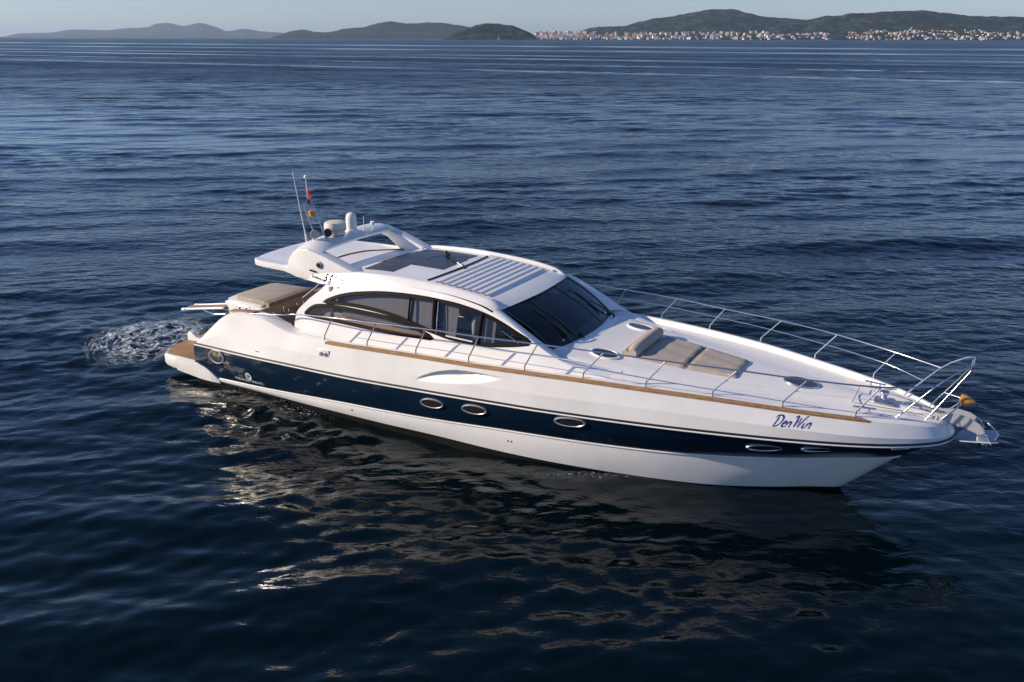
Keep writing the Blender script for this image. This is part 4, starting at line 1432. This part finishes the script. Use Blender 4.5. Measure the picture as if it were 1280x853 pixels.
b = MB(); b.tube([(4.03, -.95, 4.40), (4.02, -.95, 4.72), (4.02, -.95, 4.92)], .010); b.lathe([(.02, -.03), (.04, -.02), (.045, .01), (.03, .04)], (4.02, -.95, 4.94)); b.build('staff', WHITE, mast)
b = MB(); b.lathe([(.035, -.04), (.04, 0), (.03, .04)], (4.05, -.95, 4.42)); b.build('clamp', BLACK, mast)

# --- rails
def stanch(sgn):
    bases = [(15.86, 1.08), (14.72, 1.42), (13.58, 1.70), (12.44, 1.94), (11.3, 2.11), (10.16, 2.24), (8.96, 2.29), (7.74, 2.31), (6.53, 2.32), (5.38, 2.29)]
    tops = [(16.19, .97, 2.40), (15.09, 1.36, 2.45), (13.97, 1.60, 2.49), (12.76, 1.80, 2.50), (11.66, 1.98, 2.52), (10.40, 2.12, 2.51), (9.19, 2.22, 2.48), (8.0, 2.25, 2.45), (6.79, 2.26, 2.38), (5.64, 2.24, 2.31)]
    return [((x, sgn * (y - .06), float(SHEER.at(x)[1])), (a, sgn * c, d)) for (x, y), (a, c, d) in zip(bases, tops)]


for sgn in (-1, 1):
    rail = empty('guard_rail'); rail.parent = yacht
    st = stanch(sgn)
    tops = [t for _, t in st]
    aft_end = [(4.45, sgn * 2.02, 2.14), (4.0, sgn * 2.05, 2.07), (3.3, sgn * 2.08, 2.00), (3.1, sgn * 2.08, 1.97)]
    pts = [(16.985, sgn * .50, 2.405)] + tops + aft_end
    b = MB(); b.tube(pts, .0145, smooth=6); b.build('top_rail', STEEL, rail)
    mid = []
    for (a, t) in st:
        A, T = Vector(a), Vector(t)
        mid.append(tuple(A + Vector((0, 0, .1)) + (T - A - Vector((0, 0, .1))) * .52))
    b = MB(); b.tube([(16.735, sgn * .545, 2.10)] + mid[:8 if sgn > 0 else 10], .009 if sgn > 0 else .006, smooth=4); b.build('mid_rail', STEEL if sgn > 0 else WHITE, rail)  # starboard wire coloured white to paint out the dark sea reflection on steel
    for (a, t) in st:
        b = MB()
        foot = (a[0] + .01, a[1], a[2] + .13)
        b.lathe([(.035, 0), (.035, .012), (.02, .025)], (a[0], a[1], a[2] + .01))
        b.tube([a, foot, (foot[0] + .015, foot[1], foot[2] + .02), t], .014)
        b.build('stanchion', STEEL, rail)
pul = empty('pulpit'); pul.parent = yacht
b = MB()
hoop = [(16.46, -.58, 1.76), (16.98, -.50, 2.40), (17.30, -.36, 2.68), (17.40, -.30, 2.74), (17.46, -.20, 2.77), (17.46, 0, 2.775)]
hoop = hoop + [(x, -y, z) for x, y, z in hoop[-2::-1]]
b.tube(hoop, .0165, smooth=5)
b.build('outer_hoop', STEEL, pul)
b = MB()
for sgn in (-1, 1):
    b.tube([(16.90, sgn * .33, 1.72), (17.40, sgn * .14, 2.56), (17.44, sgn * .13, 2.66), (17.45, sgn * .12, 2.77)], .0145, smooth=3)
b.build('inner_leg', STEEL, pul)
b = MB()
for sgn in (-1, 1):
    b.tube([(17.13, sgn * .17, 1.70), (17.40, sgn * .07, 2.02)], .014)
    b.tube([(17.10, sgn * .23, 2.06), (17.40, sgn * .05, 2.07)], .009)
b.build('short_leg', STEEL, pul)
b = MB(); b.lathe([(.03, -.09), (.088, -.085), (.092, -.02), (.07, .06), (.04, .13), (.018, .16)], (17.44, 0, 2.07), axis=(1, 0, -.12))
b.build('marker_cone', AMBER, pul)

# --- portholes
def hole(x, z, a, h, name='porthole', side=(-1, 1)):
    for sgn in side:
        rot_y = hull_y(x + a * .4, z) - hull_y(x - a * .4, z)
        tilt = hull_y(x, z + h * .4) - hull_y(x, z - h * .4)
        ex = Vector((a * .8, sgn * rot_y, a * .06)).normalized()
        ez = Vector((0, sgn * tilt, h * .8)).normalized()
        nn = Vector((0, sgn, 0))
        nn = (nn - ex * nn.dot(ex)); nn = (nn - ez * nn.dot(ez)).normalized()
        c = Vector((x, sgn * (hull_y(x, z) + .026), z))
        q = MB()
        n = 40
        ring = [[], [], [], []]
        for k in range(n):
            t = 2 * math.pi * k / n
            for r_, (s_, o_) in enumerate(((1.02, -.045), (1.0, .010), (.91, .012), (.84, -.004))):
                ring[r_].append(tuple(c + ex * (a / 2 * s_ * math.cos(t)) + ez * (h / 2 * s_ * math.sin(t)) + nn * o_))
        q.grid(ring, close=True)
        rim = q.build(name, RIM, yacht)
        q = MB()
        q.add([tuple(c + ex * (a / 2 * .82 * math.cos(2 * math.pi * k / n)) + ez * (h / 2 * .82 * math.sin(2 * math.pi * k / n)) + nn * .002) for k in range(n)], [tuple(range(n))])
        q.build('pane', PORTG, rim, recalc=False)
        if sgn > 0:
            pass


PORTG = mat('porthole_glass', (.035, .030, .030), .12, coat=.2)
RIM = mat('polished_rim', (.66, .66, .68), .28, metal=.65)
for x, z, a, h in ((8.16, .94, .54, .225), (9.13, 1.0, .56, .225), (11.12, 1.12, .62, .22), (14.5, 1.08, .62, .22), (15.36, 1.15, .56, .19)):
    hole(x, z, a, h)
hole(2.02, .79, .54, .34, name='exhaust_outlet')
hole(16.62, 1.27, .34, .10, name='bow_light')
for sgn in (-1, 1):
    q = MB()
    for dx in (0, .075):
        q.lathe([(.018, 0), (.018, .01)], (9.72 + dx, sgn * (hull_y(9.72 + dx, .35) + .012), .35), axis=(0, sgn, 0))
    q.lathe([(.022, 0), (.022, .01)], (5.98, sgn * (hull_y(5.98, .28) + .012), .28), axis=(0, sgn, 0))
    q.build('drain_outlet', BLACK, yacht)
    q = MB()
    q.box(5.27, 5.58, sgn * hull_y(5.4, 1.50) - .012, sgn * hull_y(5.4, 1.50) + .012, 1.41, 1.60, .008)
    plate = q.build('fuel_filler', WHITE, yacht)
    q = MB()
    for dx in (5.36, 5.48):
        yq = sgn * (hull_y(5.4, 1.5) + .012)
        q.lathe([(.038, 0), (.038, .012)], (dx, yq, 1.50), axis=(0, sgn, 0)); q.lathe([(.02, 0), (.02, .03)], (dx + .02, yq, 1.53), axis=(0, sgn, 0))
    q.build('cap', GREYT, plate)
    q = MB()
    q.box(3.4, 3.52, sgn * hull_y(3.45, 1.2) - .006, sgn * hull_y(3.45, 1.2) + .008, 1.19, 1.215, .004)
    q.build('vent_slot', GREYT, yacht)

# --- foredeck hatches
for (hx, hy, ha, hb) in ((11.25, -.94, .62, .42), (11.25, .94, .62, .42), (14.76, 0, .66, .46)):
    q = MB()
    n = 40
    ring = [[], [], [], []]
    for k in range(n):
        t = 2 * math.pi * k / n
        for r_, (s_, o_) in enumerate(((1.0, -.01), (.97, .028), (.86, .034), (.82, .02))):
            X, Y = hx + ha / 2 * s_ * math.cos(t), hy + hb / 2 * s_ * math.sin(t)
            ring[r_].append((X, Y, deck_z(hx, hy) + (float(zcf(X)) - float(zcf(hx))) - (abs(Y) - abs(hy)) * .06 * (1 if hy else 0) + o_))
    q.grid(ring, close=True, flip=True)
    h_ = q.build('deck_hatch', STEELD if hy == 0 else WHITE, yacht, recalc=True)
    q = MB()
    q.add([(p[0], p[1], p[2] + .004) for p in ring[3]], [tuple(range(n))])
    q.build('pane', PORTG, h_)

# --- anchor gear
wl = empty('windlass'); wl.parent = yacht
q = MB(); q.lathe([(.10, 0), (.10, .04), (.06, .07), (.055, .12), (.085, .15), (.085, .19), (.05, .21)], (16.18, 0, 1.79)); q.build('drum', CHROME, wl)
q = MB(); q.box(16.02, 16.36, -.16, .14, 1.785, 1.83, .02); q.build('base', STEELD, wl)
q = MB()
for k in range(24):
    X = 16.25 + k * .043
    z = float(zcf(min(X, 17.2))) + .05 + (.03 if X > 16.8 else 0)
    q.tube([(X, .0, z), (X + .045, .012 * (-1) ** k, z + .004)], .013, seg=6)
q.build('chain', STEELD, wl)
q = MB()
q.add([(16.0, -.42, 1.80), (16.9, -.20, 1.745), (16.9, .20, 1.745), (16.0, .42, 1.80)], [])
for sgn in (-1, 1):
    q.tube([(15.75, sgn * .45, 1.84), (16.2, sgn * .40, 1.83), (16.85, sgn * .22, 1.76)], .008, smooth=4)
q.tube([(15.72, -.45, 1.843), (15.72, .45, 1.843)], .008)
q.build('locker_seam', GREYT, yacht)
for sgn in (-1, 1):
    cl = MB()
    for dx in (-.08, .08):
        cl.tube([(15.95 + dx, sgn * .66, 1.79), (15.95 + dx, sgn * .66, 1.86)], .018)
    cl.tube([(15.77, sgn * .68, 1.865), (16.13, sgn * .63, 1.865)], .018)
    cl.build('mooring_cleat', STEEL, yacht)
    cl = MB(); cl.tube([(17.0, sgn * .26, 1.72), (17.0, sgn * .26, 1.78)], .022); cl.lathe([(.03, 0), (.045, .02), (.04, .05)], (17.06, sgn * .24, 1.72)); cl.build('deck_fitting', CHROME, yacht)
rol = empty('bow_roller'); rol.parent = yacht
q = MB()
plate = [(16.75, 1.74), (17.1, 1.80), (17.35, 1.85), (17.55, 1.82), (17.72, 1.73), (17.80, 1.60), (17.74, 1.55), (17.5, 1.62), (17.25, 1.66), (16.95, 1.69), (16.75, 1.70)]
q.prism(plate, -.135, -.115, 0); q.prism(plate, .115, .135, 0)
q.build('cheek_plate', mat('satin_steel', (.66, .66, .67), .36, metal=.5), rol, angle=12, weld=False)
q = MB(); q.prism([(16.8, 1.70), (17.2, 1.69), (17.6, 1.62), (17.6, 1.60), (17.2, 1.665), (16.8, 1.68)], -.115, .115, .002); q.build('channel', STEELD, rol)
q = MB(); q.tube([(17.70, -.11, 1.66), (17.70, .11, 1.66)], .05, seg=16); q.tube([(17.42, -.11, 1.70), (17.42, .11, 1.70)], .035, seg=16); q.build('roller', BLACK, rol)

# --- lettering on the boat
from mathutils.bvhtree import BVHTree


def projector(host, out=.007, zmax=9.0):
    me_ = host.data
    tree = BVHTree.FromPolygons([v.co.copy() for v in me_.vertices], [tuple(p.vertices) for p in me_.polygons])

    def f(X, Z):
        hit = tree.ray_cast(Vector((X, -4, min(Z, zmax))), Vector((0, 1, 0)))
        return (X, (hit[0].y if hit[0] is not None else -2.2) - out, Z)
    return f


def stroke_text(strokes, place, w, name, mt, par):
    q = MB()
    for st_ in strokes:
        P = crom([Vector((p[0], p[1])) for p in st_], 6) if len(st_) > 2 else [Vector(p) for p in st_]
        n = len(P)
        L, Rr = [], []
        for i, p in enumerate(P):
            t = (P[min(i + 1, n - 1)] - P[max(i - 1, 0)])
            t = t.normalized() if t.length > 0 else Vector((1, 0))
            pen = Vector((.55, .83))
            hw_ = w * (.6 + .4 * abs(t.x * pen.y - t.y * pen.x)) * min(1, .55 + 2.2 * min(i, n - 1 - i) / n)
            nn = Vector((-t.y, t.x)) * hw_
            L.append(place(p + nn)); Rr.append(place(p - nn))
        q.grid([L, Rr])
    return q.build(name, mt, par, weld=False, recalc=False)


def on_hull(x0, z0, sx, sz, slope=0.0, out=.012, slant=.25):
    pj = projector(topsides)

    def f(p):
        X = x0 + p.x * sx + p.y * slant * sz
        Z = z0 + p.y * sz + (X - x0) * slope
        return pj(X, Z)
    return f


# boat's name in brush script, each letter drawn by its strokes in a 1-high box
name_strokes = [
    [(.22, .90), (.20, .5), (.08, .04)], [(-.02, .78), (.10, .95), (.45, .99), (.68, .78), (.64, .42), (.40, .10), (.08, .03)],      # D
    [(.86, .26), (1.06, .36), (1.08, .50), (.94, .48), (.84, .24), (.92, .05), (1.12, .12)],                                         # e
    [(1.24, .50), (1.18, .02)], [(1.20, .18), (1.34, .42), (1.52, .48), (1.56, .34), (1.51, .03)], [(1.51, .03), (1.62, .08)],   # n
    [(1.72, .82), (1.88, .98), (1.98, .86), (1.94, .06)], [(1.94, .06), (2.26, .86)], [(2.26, .86), (2.28, .06)], [(2.28, .06), (2.66, .90), (2.80, .99)],   # W
    [(2.74, .48), (2.70, .14), (2.76, .04), (2.86, .12)], [(2.79, .66), (2.82, .72)],                                                # i
    [(3.02, .50), (2.96, .02)], [(2.98, .18), (3.12, .42), (3.30, .48), (3.34, .34), (3.29, .03)], [(3.29, .03), (3.42, .10)],    # n
]
for st_ in name_strokes:
    pass
stroke_text(name_strokes, on_hull(14.62, 1.585, .172, .19, slope=.028, slant=.35), .062, 'boat_name', INK, yacht)


def roof_side(X, Z):
    # just proud of the flat flank of the hardtop
    base = float(np.interp(X, [4.5, 4.9, 5.1, 5.5], [1.535, 1.59, 1.60, 1.61]))
    return (X, -(base - .50 * (Z - 2.85)) - .070, Z)


def text_obj(body, size, name, mt, x0, z0, slope, host, par, shear=0.0, spacing=1.0, out=.007, bold=0.0):
    cu = bpy.data.curves.new(name, 'FONT')
    cu.body = body
    cu.size = size
    cu.shear = shear
    cu.space_character = spacing
    cu.offset = bold
    tmp = bpy.data.objects.new('tmp_text', cu)
    col.objects.link(tmp)
    dg = bpy.context.evaluated_depsgraph_get()
    me = bpy.data.meshes.new_from_object(tmp.evaluated_get(dg))
    bpy.data.objects.remove(tmp)
    pj = projector(host, out) if host is not hardtop else roof_side
    for v in me.vertices:
        v.co = pj(x0 + v.co.x, z0 + v.co.y + slope * v.co.x)
    me.materials.clear(); me.materials.append(mt)
    o = bpy.data.objects.new(name, me)
    col.objects.link(o)
    o.parent = par
    return o


# builder's mark near the stern: white disc with a P and a line of capitals
cx, cz = 3.04, .50
pj = projector(navy, .028)
q = MB()
q.add([pj(cx + .095 * math.cos(t), cz + .10 * math.sin(t)) for t in np.linspace(0, 2 * math.pi, 41)[:-1]], [tuple(range(40))])
disc = q.build('hull_emblem', INKW, yacht)
text_obj('P', .165, 'letter', NAVY, cx - .048, cz - .058, 0, navy, disc, out=.040, bold=.004)
text_obj('PREMIALTERS - PREKATTI', .088, 'builder_lettering', INKW, 2.54, .335, .030, navy, yacht, spacing=.92, out=.022, bold=.0)
text_obj('56', .205, 'model_lettering', INKD, 4.93, 2.872, .05, hardtop, hardtop, shear=.25, spacing=1.32, bold=.010)
text_obj('e', .17, 'model_lettering', INKD, 5.34, 2.895, .04, hardtop, hardtop, shear=.25, bold=.009)
pjh = roof_side
stroke_text([[(0, .5), (.25, .9), (.1, .3), (.45, .5), (.55, .25), (.7, .5), (.8, .25), (1.0, .45), (1.1, .25), (1.3, .42), (1.4, .25), (1.7, .35), (2.1, .28)]], lambda p: pjh(4.56 + p.x * .145, 2.865 + p.y * .12), .075, 'script_lettering', INKD, hardtop)

# aft sliding door under the hardtop
b = MB(); b.box(5.16, 5.20, -1.72, 1.72, .9, 2.78); b.build('aft_door', SIDEG, yacht)
b = MB()
for Y in (-1.70, -.6, .6, 1.70):
    b.box(5.14, 5.22, Y - .03, Y + .03, .9, 2.8, .005)
b.build('door_frame', STEELD, yacht)
b = MB(); b.tube([(4.18, -1.5, 2.35), (4.55, -1.5, 2.62), (4.75, -1.5, 2.8)], .02); b.build('grab_rail', STEELD, yacht)

# =========================================================================================== THINGS ABOARD
def aboard(name, at_):
    c_, s_ = math.cos(-PSI), math.sin(-PSI)
    return empty(name, (BOAT_AT[0] + at_[0] * c_ - at_[1] * s_, BOAT_AT[1] + at_[0] * s_ + at_[1] * c_, at_[2]), -PSI)


def sub(mb, at_):
    mb.v = [(x - at_[0], y - at_[1], z - at_[2]) for x, y, z in mb.v]
    return mb


# foredeck sun pad
at_ = (12.6, 0, 2.0)
pad = aboard('sun_pad', at_)
tag(pad, 'taupe sun pad with a rolled headrest lying on the foredeck', 'cushion')


def pad_mesh(x0, x1, w0, w1, h, r=.03):
    q = MB()
    cols_ = []
    n = 16
    for X in np.linspace(x0, x1, n):
        w = w0 + (w1 - w0) * (X - x0) / (x1 - x0)
        ed = min((X - x0) / .03, (x1 - X) / .03, 1)
        hh = h * (.35 + .65 * math.sqrt(max(ed, 0)))
        cc = []
        for Y in np.linspace(-1, 1, 25):
            e = min((1 - abs(Y)) / .05, 1)
            zz_ = deck_z(X, Y * w) + .004 + hh * (.15 + .85 * math.sqrt(max(e, 0))) + .004 * math.sin(9 * Y + 3 * X)
            cc.append((X, Y * w, zz_))
        cc = [(X, -w, deck_z(X, w))] + cc + [(X, w, deck_z(X, w))]
        cols_.append(cc)
    q.grid(cols_)
    q.grid([cols_[0], [(p[0], p[1], deck_z(p[0], p[1])) for p in cols_[0]]], flip=True)
    q.grid([cols_[-1], [(p[0], p[1], deck_z(p[0], p[1])) for p in cols_[-1]]])
    return q


sub(pad_mesh(11.86, 12.745, .755, .665, .05), at_).build('cushion', TAUPE, pad)
sub(pad_mesh(12.755, 13.68, .66, .50, .05), at_).build('cushion', TAUPE, pad)
q = MB()
q.tube([(11.73, Y, deck_z(11.73, Y) + .085) for Y in np.linspace(-.76, .76, 12)], [.085] + [.125] * 10 + [.085], seg=16)
q.tube([(11.58, Y, deck_z(11.6, Y) + .04) for Y in np.linspace(-.74, .74, 12)], .07, seg=12)
sub(q, at_).build('headrest', TAUPE, pad)
q = MB()
q.tube([(12.752, Y, deck_z(12.75, Y) + .045) for Y in np.linspace(-.655, .655, 12)], .010, seg=6)
sub(q, at_).build('strap', BLACK, pad)
# aft sun pad
at_ = (1.7, 0, 1.7)
apad = aboard('sun_pad', at_)
tag(apad, 'beige sun pad on the white garage lid at the stern', 'cushion')
q = MB(); q.prism([(1.16, -.60), (1.28, -.74), (2.30, -.80), (2.30, .72), (1.30, .66), (1.18, .52)][::-1], 1.702, 1.80, .025, axis='z')
sub(q, at_).build('cushion', TAUPE, apad)
q = MB(); q.prism([(2.305, 1.80), (2.305, 1.67), (2.42, 1.66), (2.43, 1.77)], -.80, .76, .012)
sub(q, at_).build('front_bolster', TAUPE_D, apad)

# folded wooden deck chairs in the cockpit
def deck_chair(cx, cy, rz):
    o = aboard('folding_chair', (cx, cy, .86))
    o.rotation_euler.z = -PSI + rz
    for s in (-.2, .2):
        q = MB(); q.tube([(s, -.12, 0), (s, .22, .92)], .018, seg=6); q.build('leg', TEAKR, o)
        q = MB(); q.tube([(s * .9, .2, 0), (s * .9, -.14, .62)], .018, seg=6); q.build('leg', TEAKR, o)
    q = MB(); q.box(-.2, .2, -.08, .2, .44, .47, .01); q.build('seat', BROWN, o)
    q = MB()
    q.add([(-.2, .13, .62), (.2, .13, .62), (.2, .225, .92), (-.2, .225, .92)], [(0, 1, 2, 3)])
    q.tube([(-.19, .12, .60), (-.19, .24, .97)], .022, seg=6); q.tube([(.19, .12, .60), (.19, .24, .97)], .022, seg=6)
    q.build('backrest', BROWN, o)
    return o


for k, (cx, cy, rz, lab) in enumerate(((3.42, -1.28, 1.2, 'brown slung wooden folding chair in the cockpit, nearest the cabin door'), (3.28, -.78, 1.35, 'brown slung wooden folding chair in the cockpit, nearest the sun pad'), (3.42, -.25, 1.3, 'brown slung wooden folding chair in the cockpit, farthest from the near bulwark'))):
    tag(deck_chair(cx, cy, rz), lab, 'chair', 'folding chairs in the cockpit')
tb = aboard('cockpit_table', (3.8, .55, .86))
tag(tb, 'brown wooden table standing in the cockpit in front of the sofa', 'table')
q = MB(); q.prism([(-.32, -.55), (.32, -.55), (.32, .55), (-.32, .55)], .62, .66, .01, axis='z'); q.build('table_top', TEAKR, tb)
q = MB(); q.tube([(0, 0, 0), (0, 0, .62)], .05, seg=14); q.lathe([(.18, 0), (.18, .015), (.06, .03)], (0, 0, 0)); q.build('leg', STEEL, tb)

# flag
at_ = (4.02, -.95, 4.62)
fl = aboard('flag', at_)
q = MB()
cols_ = []
for i in range(12):
    t = i / 11
    cc = []
    for j in range(14):
        s = j / 13
        fall = .55 * t
        X = .02 + .16 * t * (1 - .35 * s) - .02 * math.sin(6 * s)
        Y = -.05 * math.sin(5 * t + 3 * s) * t - .08 * t
        Z = .13 - s * .30 - fall * .32
        cc.append((X, Y, Z))
    cols_.append(cc)
q.grid(cols_)
for i in range(len(q.m)):
    s = (i % 13) / 13
    q.m[i] = 0 if s < .45 else (1 if s < .72 else 2)
fobj = q.build('cloth', [RED, RED, FBLUE], fl)
tag(fl, 'small dark red flag drooping from the staff above the radar arch', 'flag')

# anchor
at_ = (17.65, 0, 1.6)
an = aboard('anchor', at_)
tag(an, 'galvanised plough anchor hanging in the bow roller', 'anchor')
q = MB(); q.prism([(17.02, 1.735), (17.5, 1.735), (17.78, 1.64), (17.86, 1.42), (17.82, 1.34), (17.74, 1.36), (17.72, 1.56), (17.46, 1.66), (17.02, 1.70)], -.022, .022, .006)
sub(q, at_).build('shank', CHROME, an)
q = MB()
for sgn in (-1, 1):
    q.add([(17.86, 0, 1.34), (17.36, sgn * .02, 1.33), (17.48, sgn * .24, 1.42), (17.92, sgn * .27, 1.50), (18.02, sgn * .20, 1.50), (17.98, sgn * .06, 1.42)], [(0, 1, 2, 3, 4, 5)])
    q.tube([(17.36, sgn * .02, 1.33), (17.48, sgn * .24, 1.42), (17.92, sgn * .27, 1.50), (18.02, sgn * .20, 1.50), (17.98, sgn * .06, 1.42)], .014, seg=6)
sub(q, at_).build('fluke', mat('galvanised', (.62, .63, .65), .42, metal=.7), an, angle=20)
q = MB(); q.tube([(17.80, .22, 1.68), (17.92, .12, 1.62), (18.02, .04, 1.54), (17.98, .02, 1.44)], .014); q.prism([(17.70, 1.52), (17.86, 1.50), (17.94, 1.36), (17.86, 1.28), (17.76, 1.30), (17.70, 1.40)], -.05, .05, .015); q.lathe([(.05, -.07), (.06, 0), (.05, .07)], (17.84, 0, 1.325), axis=(0, 1, 0)); sub(q, at_).build('crown', CHROME, an)


# the person at the helm
def person(at_, rz):
    bones = {'pelvis': (0, 0, .95, .15), 'waist': (0, 0, 1.12, .14), 'chest': (.0, 0, 1.32, .155), 'upchest': (0, 0, 1.44, .12), 'neck': (.01, 0, 1.54, .055),
             'shl': (0, .19, 1.44, .068), 'ell': (.06, .26, 1.18, .045), 'wrl': (.28, .22, 1.12, .032),
             'shr': (0, -.19, 1.44, .068), 'elr': (.04, -.29, 1.17, .045), 'wrr': (.22, -.30, 1.02, .032),
             'hipl': (0, .10, .88, .11), 'knl': (.04, .11, .48, .07), 'anl': (0, .11, .09, .045), 'tol': (.16, .12, .04, .035),
             'hipr': (0, -.10, .88, .11), 'knr': (.04, -.11, .48, .07), 'anr': (0, -.11, .09, .045), 'tor': (.16, -.12, .04, .035)}
    edges = [('pelvis', 'waist'), ('waist', 'chest'), ('chest', 'upchest'), ('upchest', 'neck'), ('upchest', 'shl'), ('shl', 'ell'), ('ell', 'wrl'), ('upchest', 'shr'), ('shr', 'elr'), ('elr', 'wrr'),
             ('pelvis', 'hipl'), ('hipl', 'knl'), ('knl', 'anl'), ('anl', 'tol'), ('pelvis', 'hipr'), ('hipr', 'knr'), ('knr', 'anr'), ('anr', 'tor')]
    names = list(bones)
    # hands: palm and five fingers on each wrist
    for hnd, sd in (('wrl', 1), ('wrr', -1)):
        w = Vector(bones[hnd][:3]); e = Vector(bones['ell' if sd > 0 else 'elr'][:3]); d = (w - e).normalized()
        lat = Vector((-.2, sd * .2, .95)).normalized(); lat = (lat - d * lat.dot(d)).normalized()
        pk = hnd + 'p'
        bones[pk] = (*(w + d * .07), .026); names.append(pk); edges.append((hnd, pk))
        for k in range(4):
            a = w + d * .10 + lat * (.03 - .02 * k); m_ = a + d * (.035 + .005 * (k in (1, 2))) ; c_ = m_ + d * .015 + Vector((0, 0, -.03))
            for nm, p, r_, par in ((f'{pk}{k}a', a, .010, pk), (f'{pk}{k}b', m_, .009, f'{pk}{k}a'), (f'{pk}{k}c', c_, .008, f'{pk}{k}b')):
                bones[nm] = (*p, r_); names.append(nm); edges.append((par, nm))
        a = w + d * .04 + lat * .045; c_ = a + d * .035 + lat * .01
        for nm, p, r_, par in ((f'{pk}ta', a, .011, pk), (f'{pk}tb', c_, .009, f'{pk}ta')):
            bones[nm] = (*p, r_); names.append(nm); edges.append((par, nm))
    me = bpy.data.meshes.new('person')
    me.from_pydata([bones[n][:3] for n in names], [(names.index(a), names.index(c)) for a, c in edges], [])
    o = bpy.data.objects.new('person', me)
    col.objects.link(o)
    sk = o.modifiers.new('skin', 'SKIN')
    sd_ = me.skin_vertices[0].data if me.skin_vertices else None
    if sd_ is None:
        bm = bmesh.new(); bm.from_mesh(me); bm.verts.layers.skin.verify(); bm.to_mesh(me); bm.free(); sd_ = me.skin_vertices[0].data
    for i, n in enumerate(names):
        r_ = bones[n][3]
        sd_[i].radius = (r_, r_ * (1.25 if n in ('chest', 'waist', 'pelvis') else 1))
        sd_[i].use_root = (n == 'pelvis')
    ss = o.modifiers.new('sub', 'SUBSURF'); ss.levels = 1; ss.render_levels = 1
    dg = bpy.context.evaluated_depsgraph_get()
    ev = bpy.data.meshes.new_from_object(o.evaluated_get(dg))
    o.modifiers.clear()
    o.data = ev
    ev.name = 'person'
    ev.materials.clear()
    for m_ in (SKIN, SHIRT, DARKI):
        ev.materials.append(m_)
    for p in ev.polygons:
        c_ = p.center
        p.use_smooth = True
        if c_.z < 1.0 and abs(c_.y) < .2: p.material_index = 2
        elif c_.z > 1.22 and c_.z < 1.52 or (abs(c_.y) < .2 and c_.z >= 1.0 and c_.z < 1.5 and abs(c_.x) < .2): p.material_index = 1
    c0, s0 = math.cos(-PSI), math.sin(-PSI)
    o.location = (BOAT_AT[0] + at_[0] * c0 - at_[1] * s0, BOAT_AT[1] + at_[0] * s0 + at_[1] * c0, at_[2])
    o.rotation_euler = (0, 0, -PSI + rz)
    hd = MB()
    rows_ = []
    for i in range(15):
        ph = math.pi * i / 14
        rows_.append([(.02 + (.098 * math.cos(t) * (1.0 if i < 8 else .92)) * math.sin(ph) + (.012 if abs(t) < .2 and 6 < i < 10 else 0), .075 * math.sin(t) * math.sin(ph), 1.66 + .12 * math.cos(ph)) for t in np.linspace(-math.pi, math.pi, 25)[:-1]])
    hd.grid(rows_, close=True)
    hd.tube([(.105, 0, 1.67), (.128, 0, 1.64), (.108, 0, 1.63)], [.008, .014, .010], seg=8)
    for s in (-1, 1):
        hd.tube([(.02, s * .076, 1.68), (.012, s * .086, 1.66), (.02, s * .078, 1.63)], [.008, .014, .008], seg=6)
    hd.build('head', SKIN, o)
    fc = MB()
    for s in (-1, 1):
        fc.lathe([(.010, 0), (.008, .004)], (.111, s * .032, 1.672), axis=(1, s * .3, 0), seg=10)
    fc.tube([(.106, -.025, 1.603), (.112, 0, 1.60), (.106, .025, 1.603)], .005, seg=6)
    fc.build('face', HAIR, o)
    hr = MB()
    rows_ = []
    for i in range(9):
        ph = math.pi * .55 * i / 8
        rows_.append([(.008 + .106 * math.cos(t) * math.sin(ph), .083 * math.sin(t) * math.sin(ph), 1.668 + .125 * math.cos(ph) - (.03 * (1 - math.cos(t)) if i == 8 else 0)) for t in np.linspace(-math.pi, math.pi, 25)[:-1]])
    hr.grid(rows_, close=True)
    hr.build('hair', HAIR, o)
    return o


helm = person((8.62, -1.28, 1.05), .1)
tag(helm, 'person in a white shirt standing inside the cabin behind the side window', 'person')
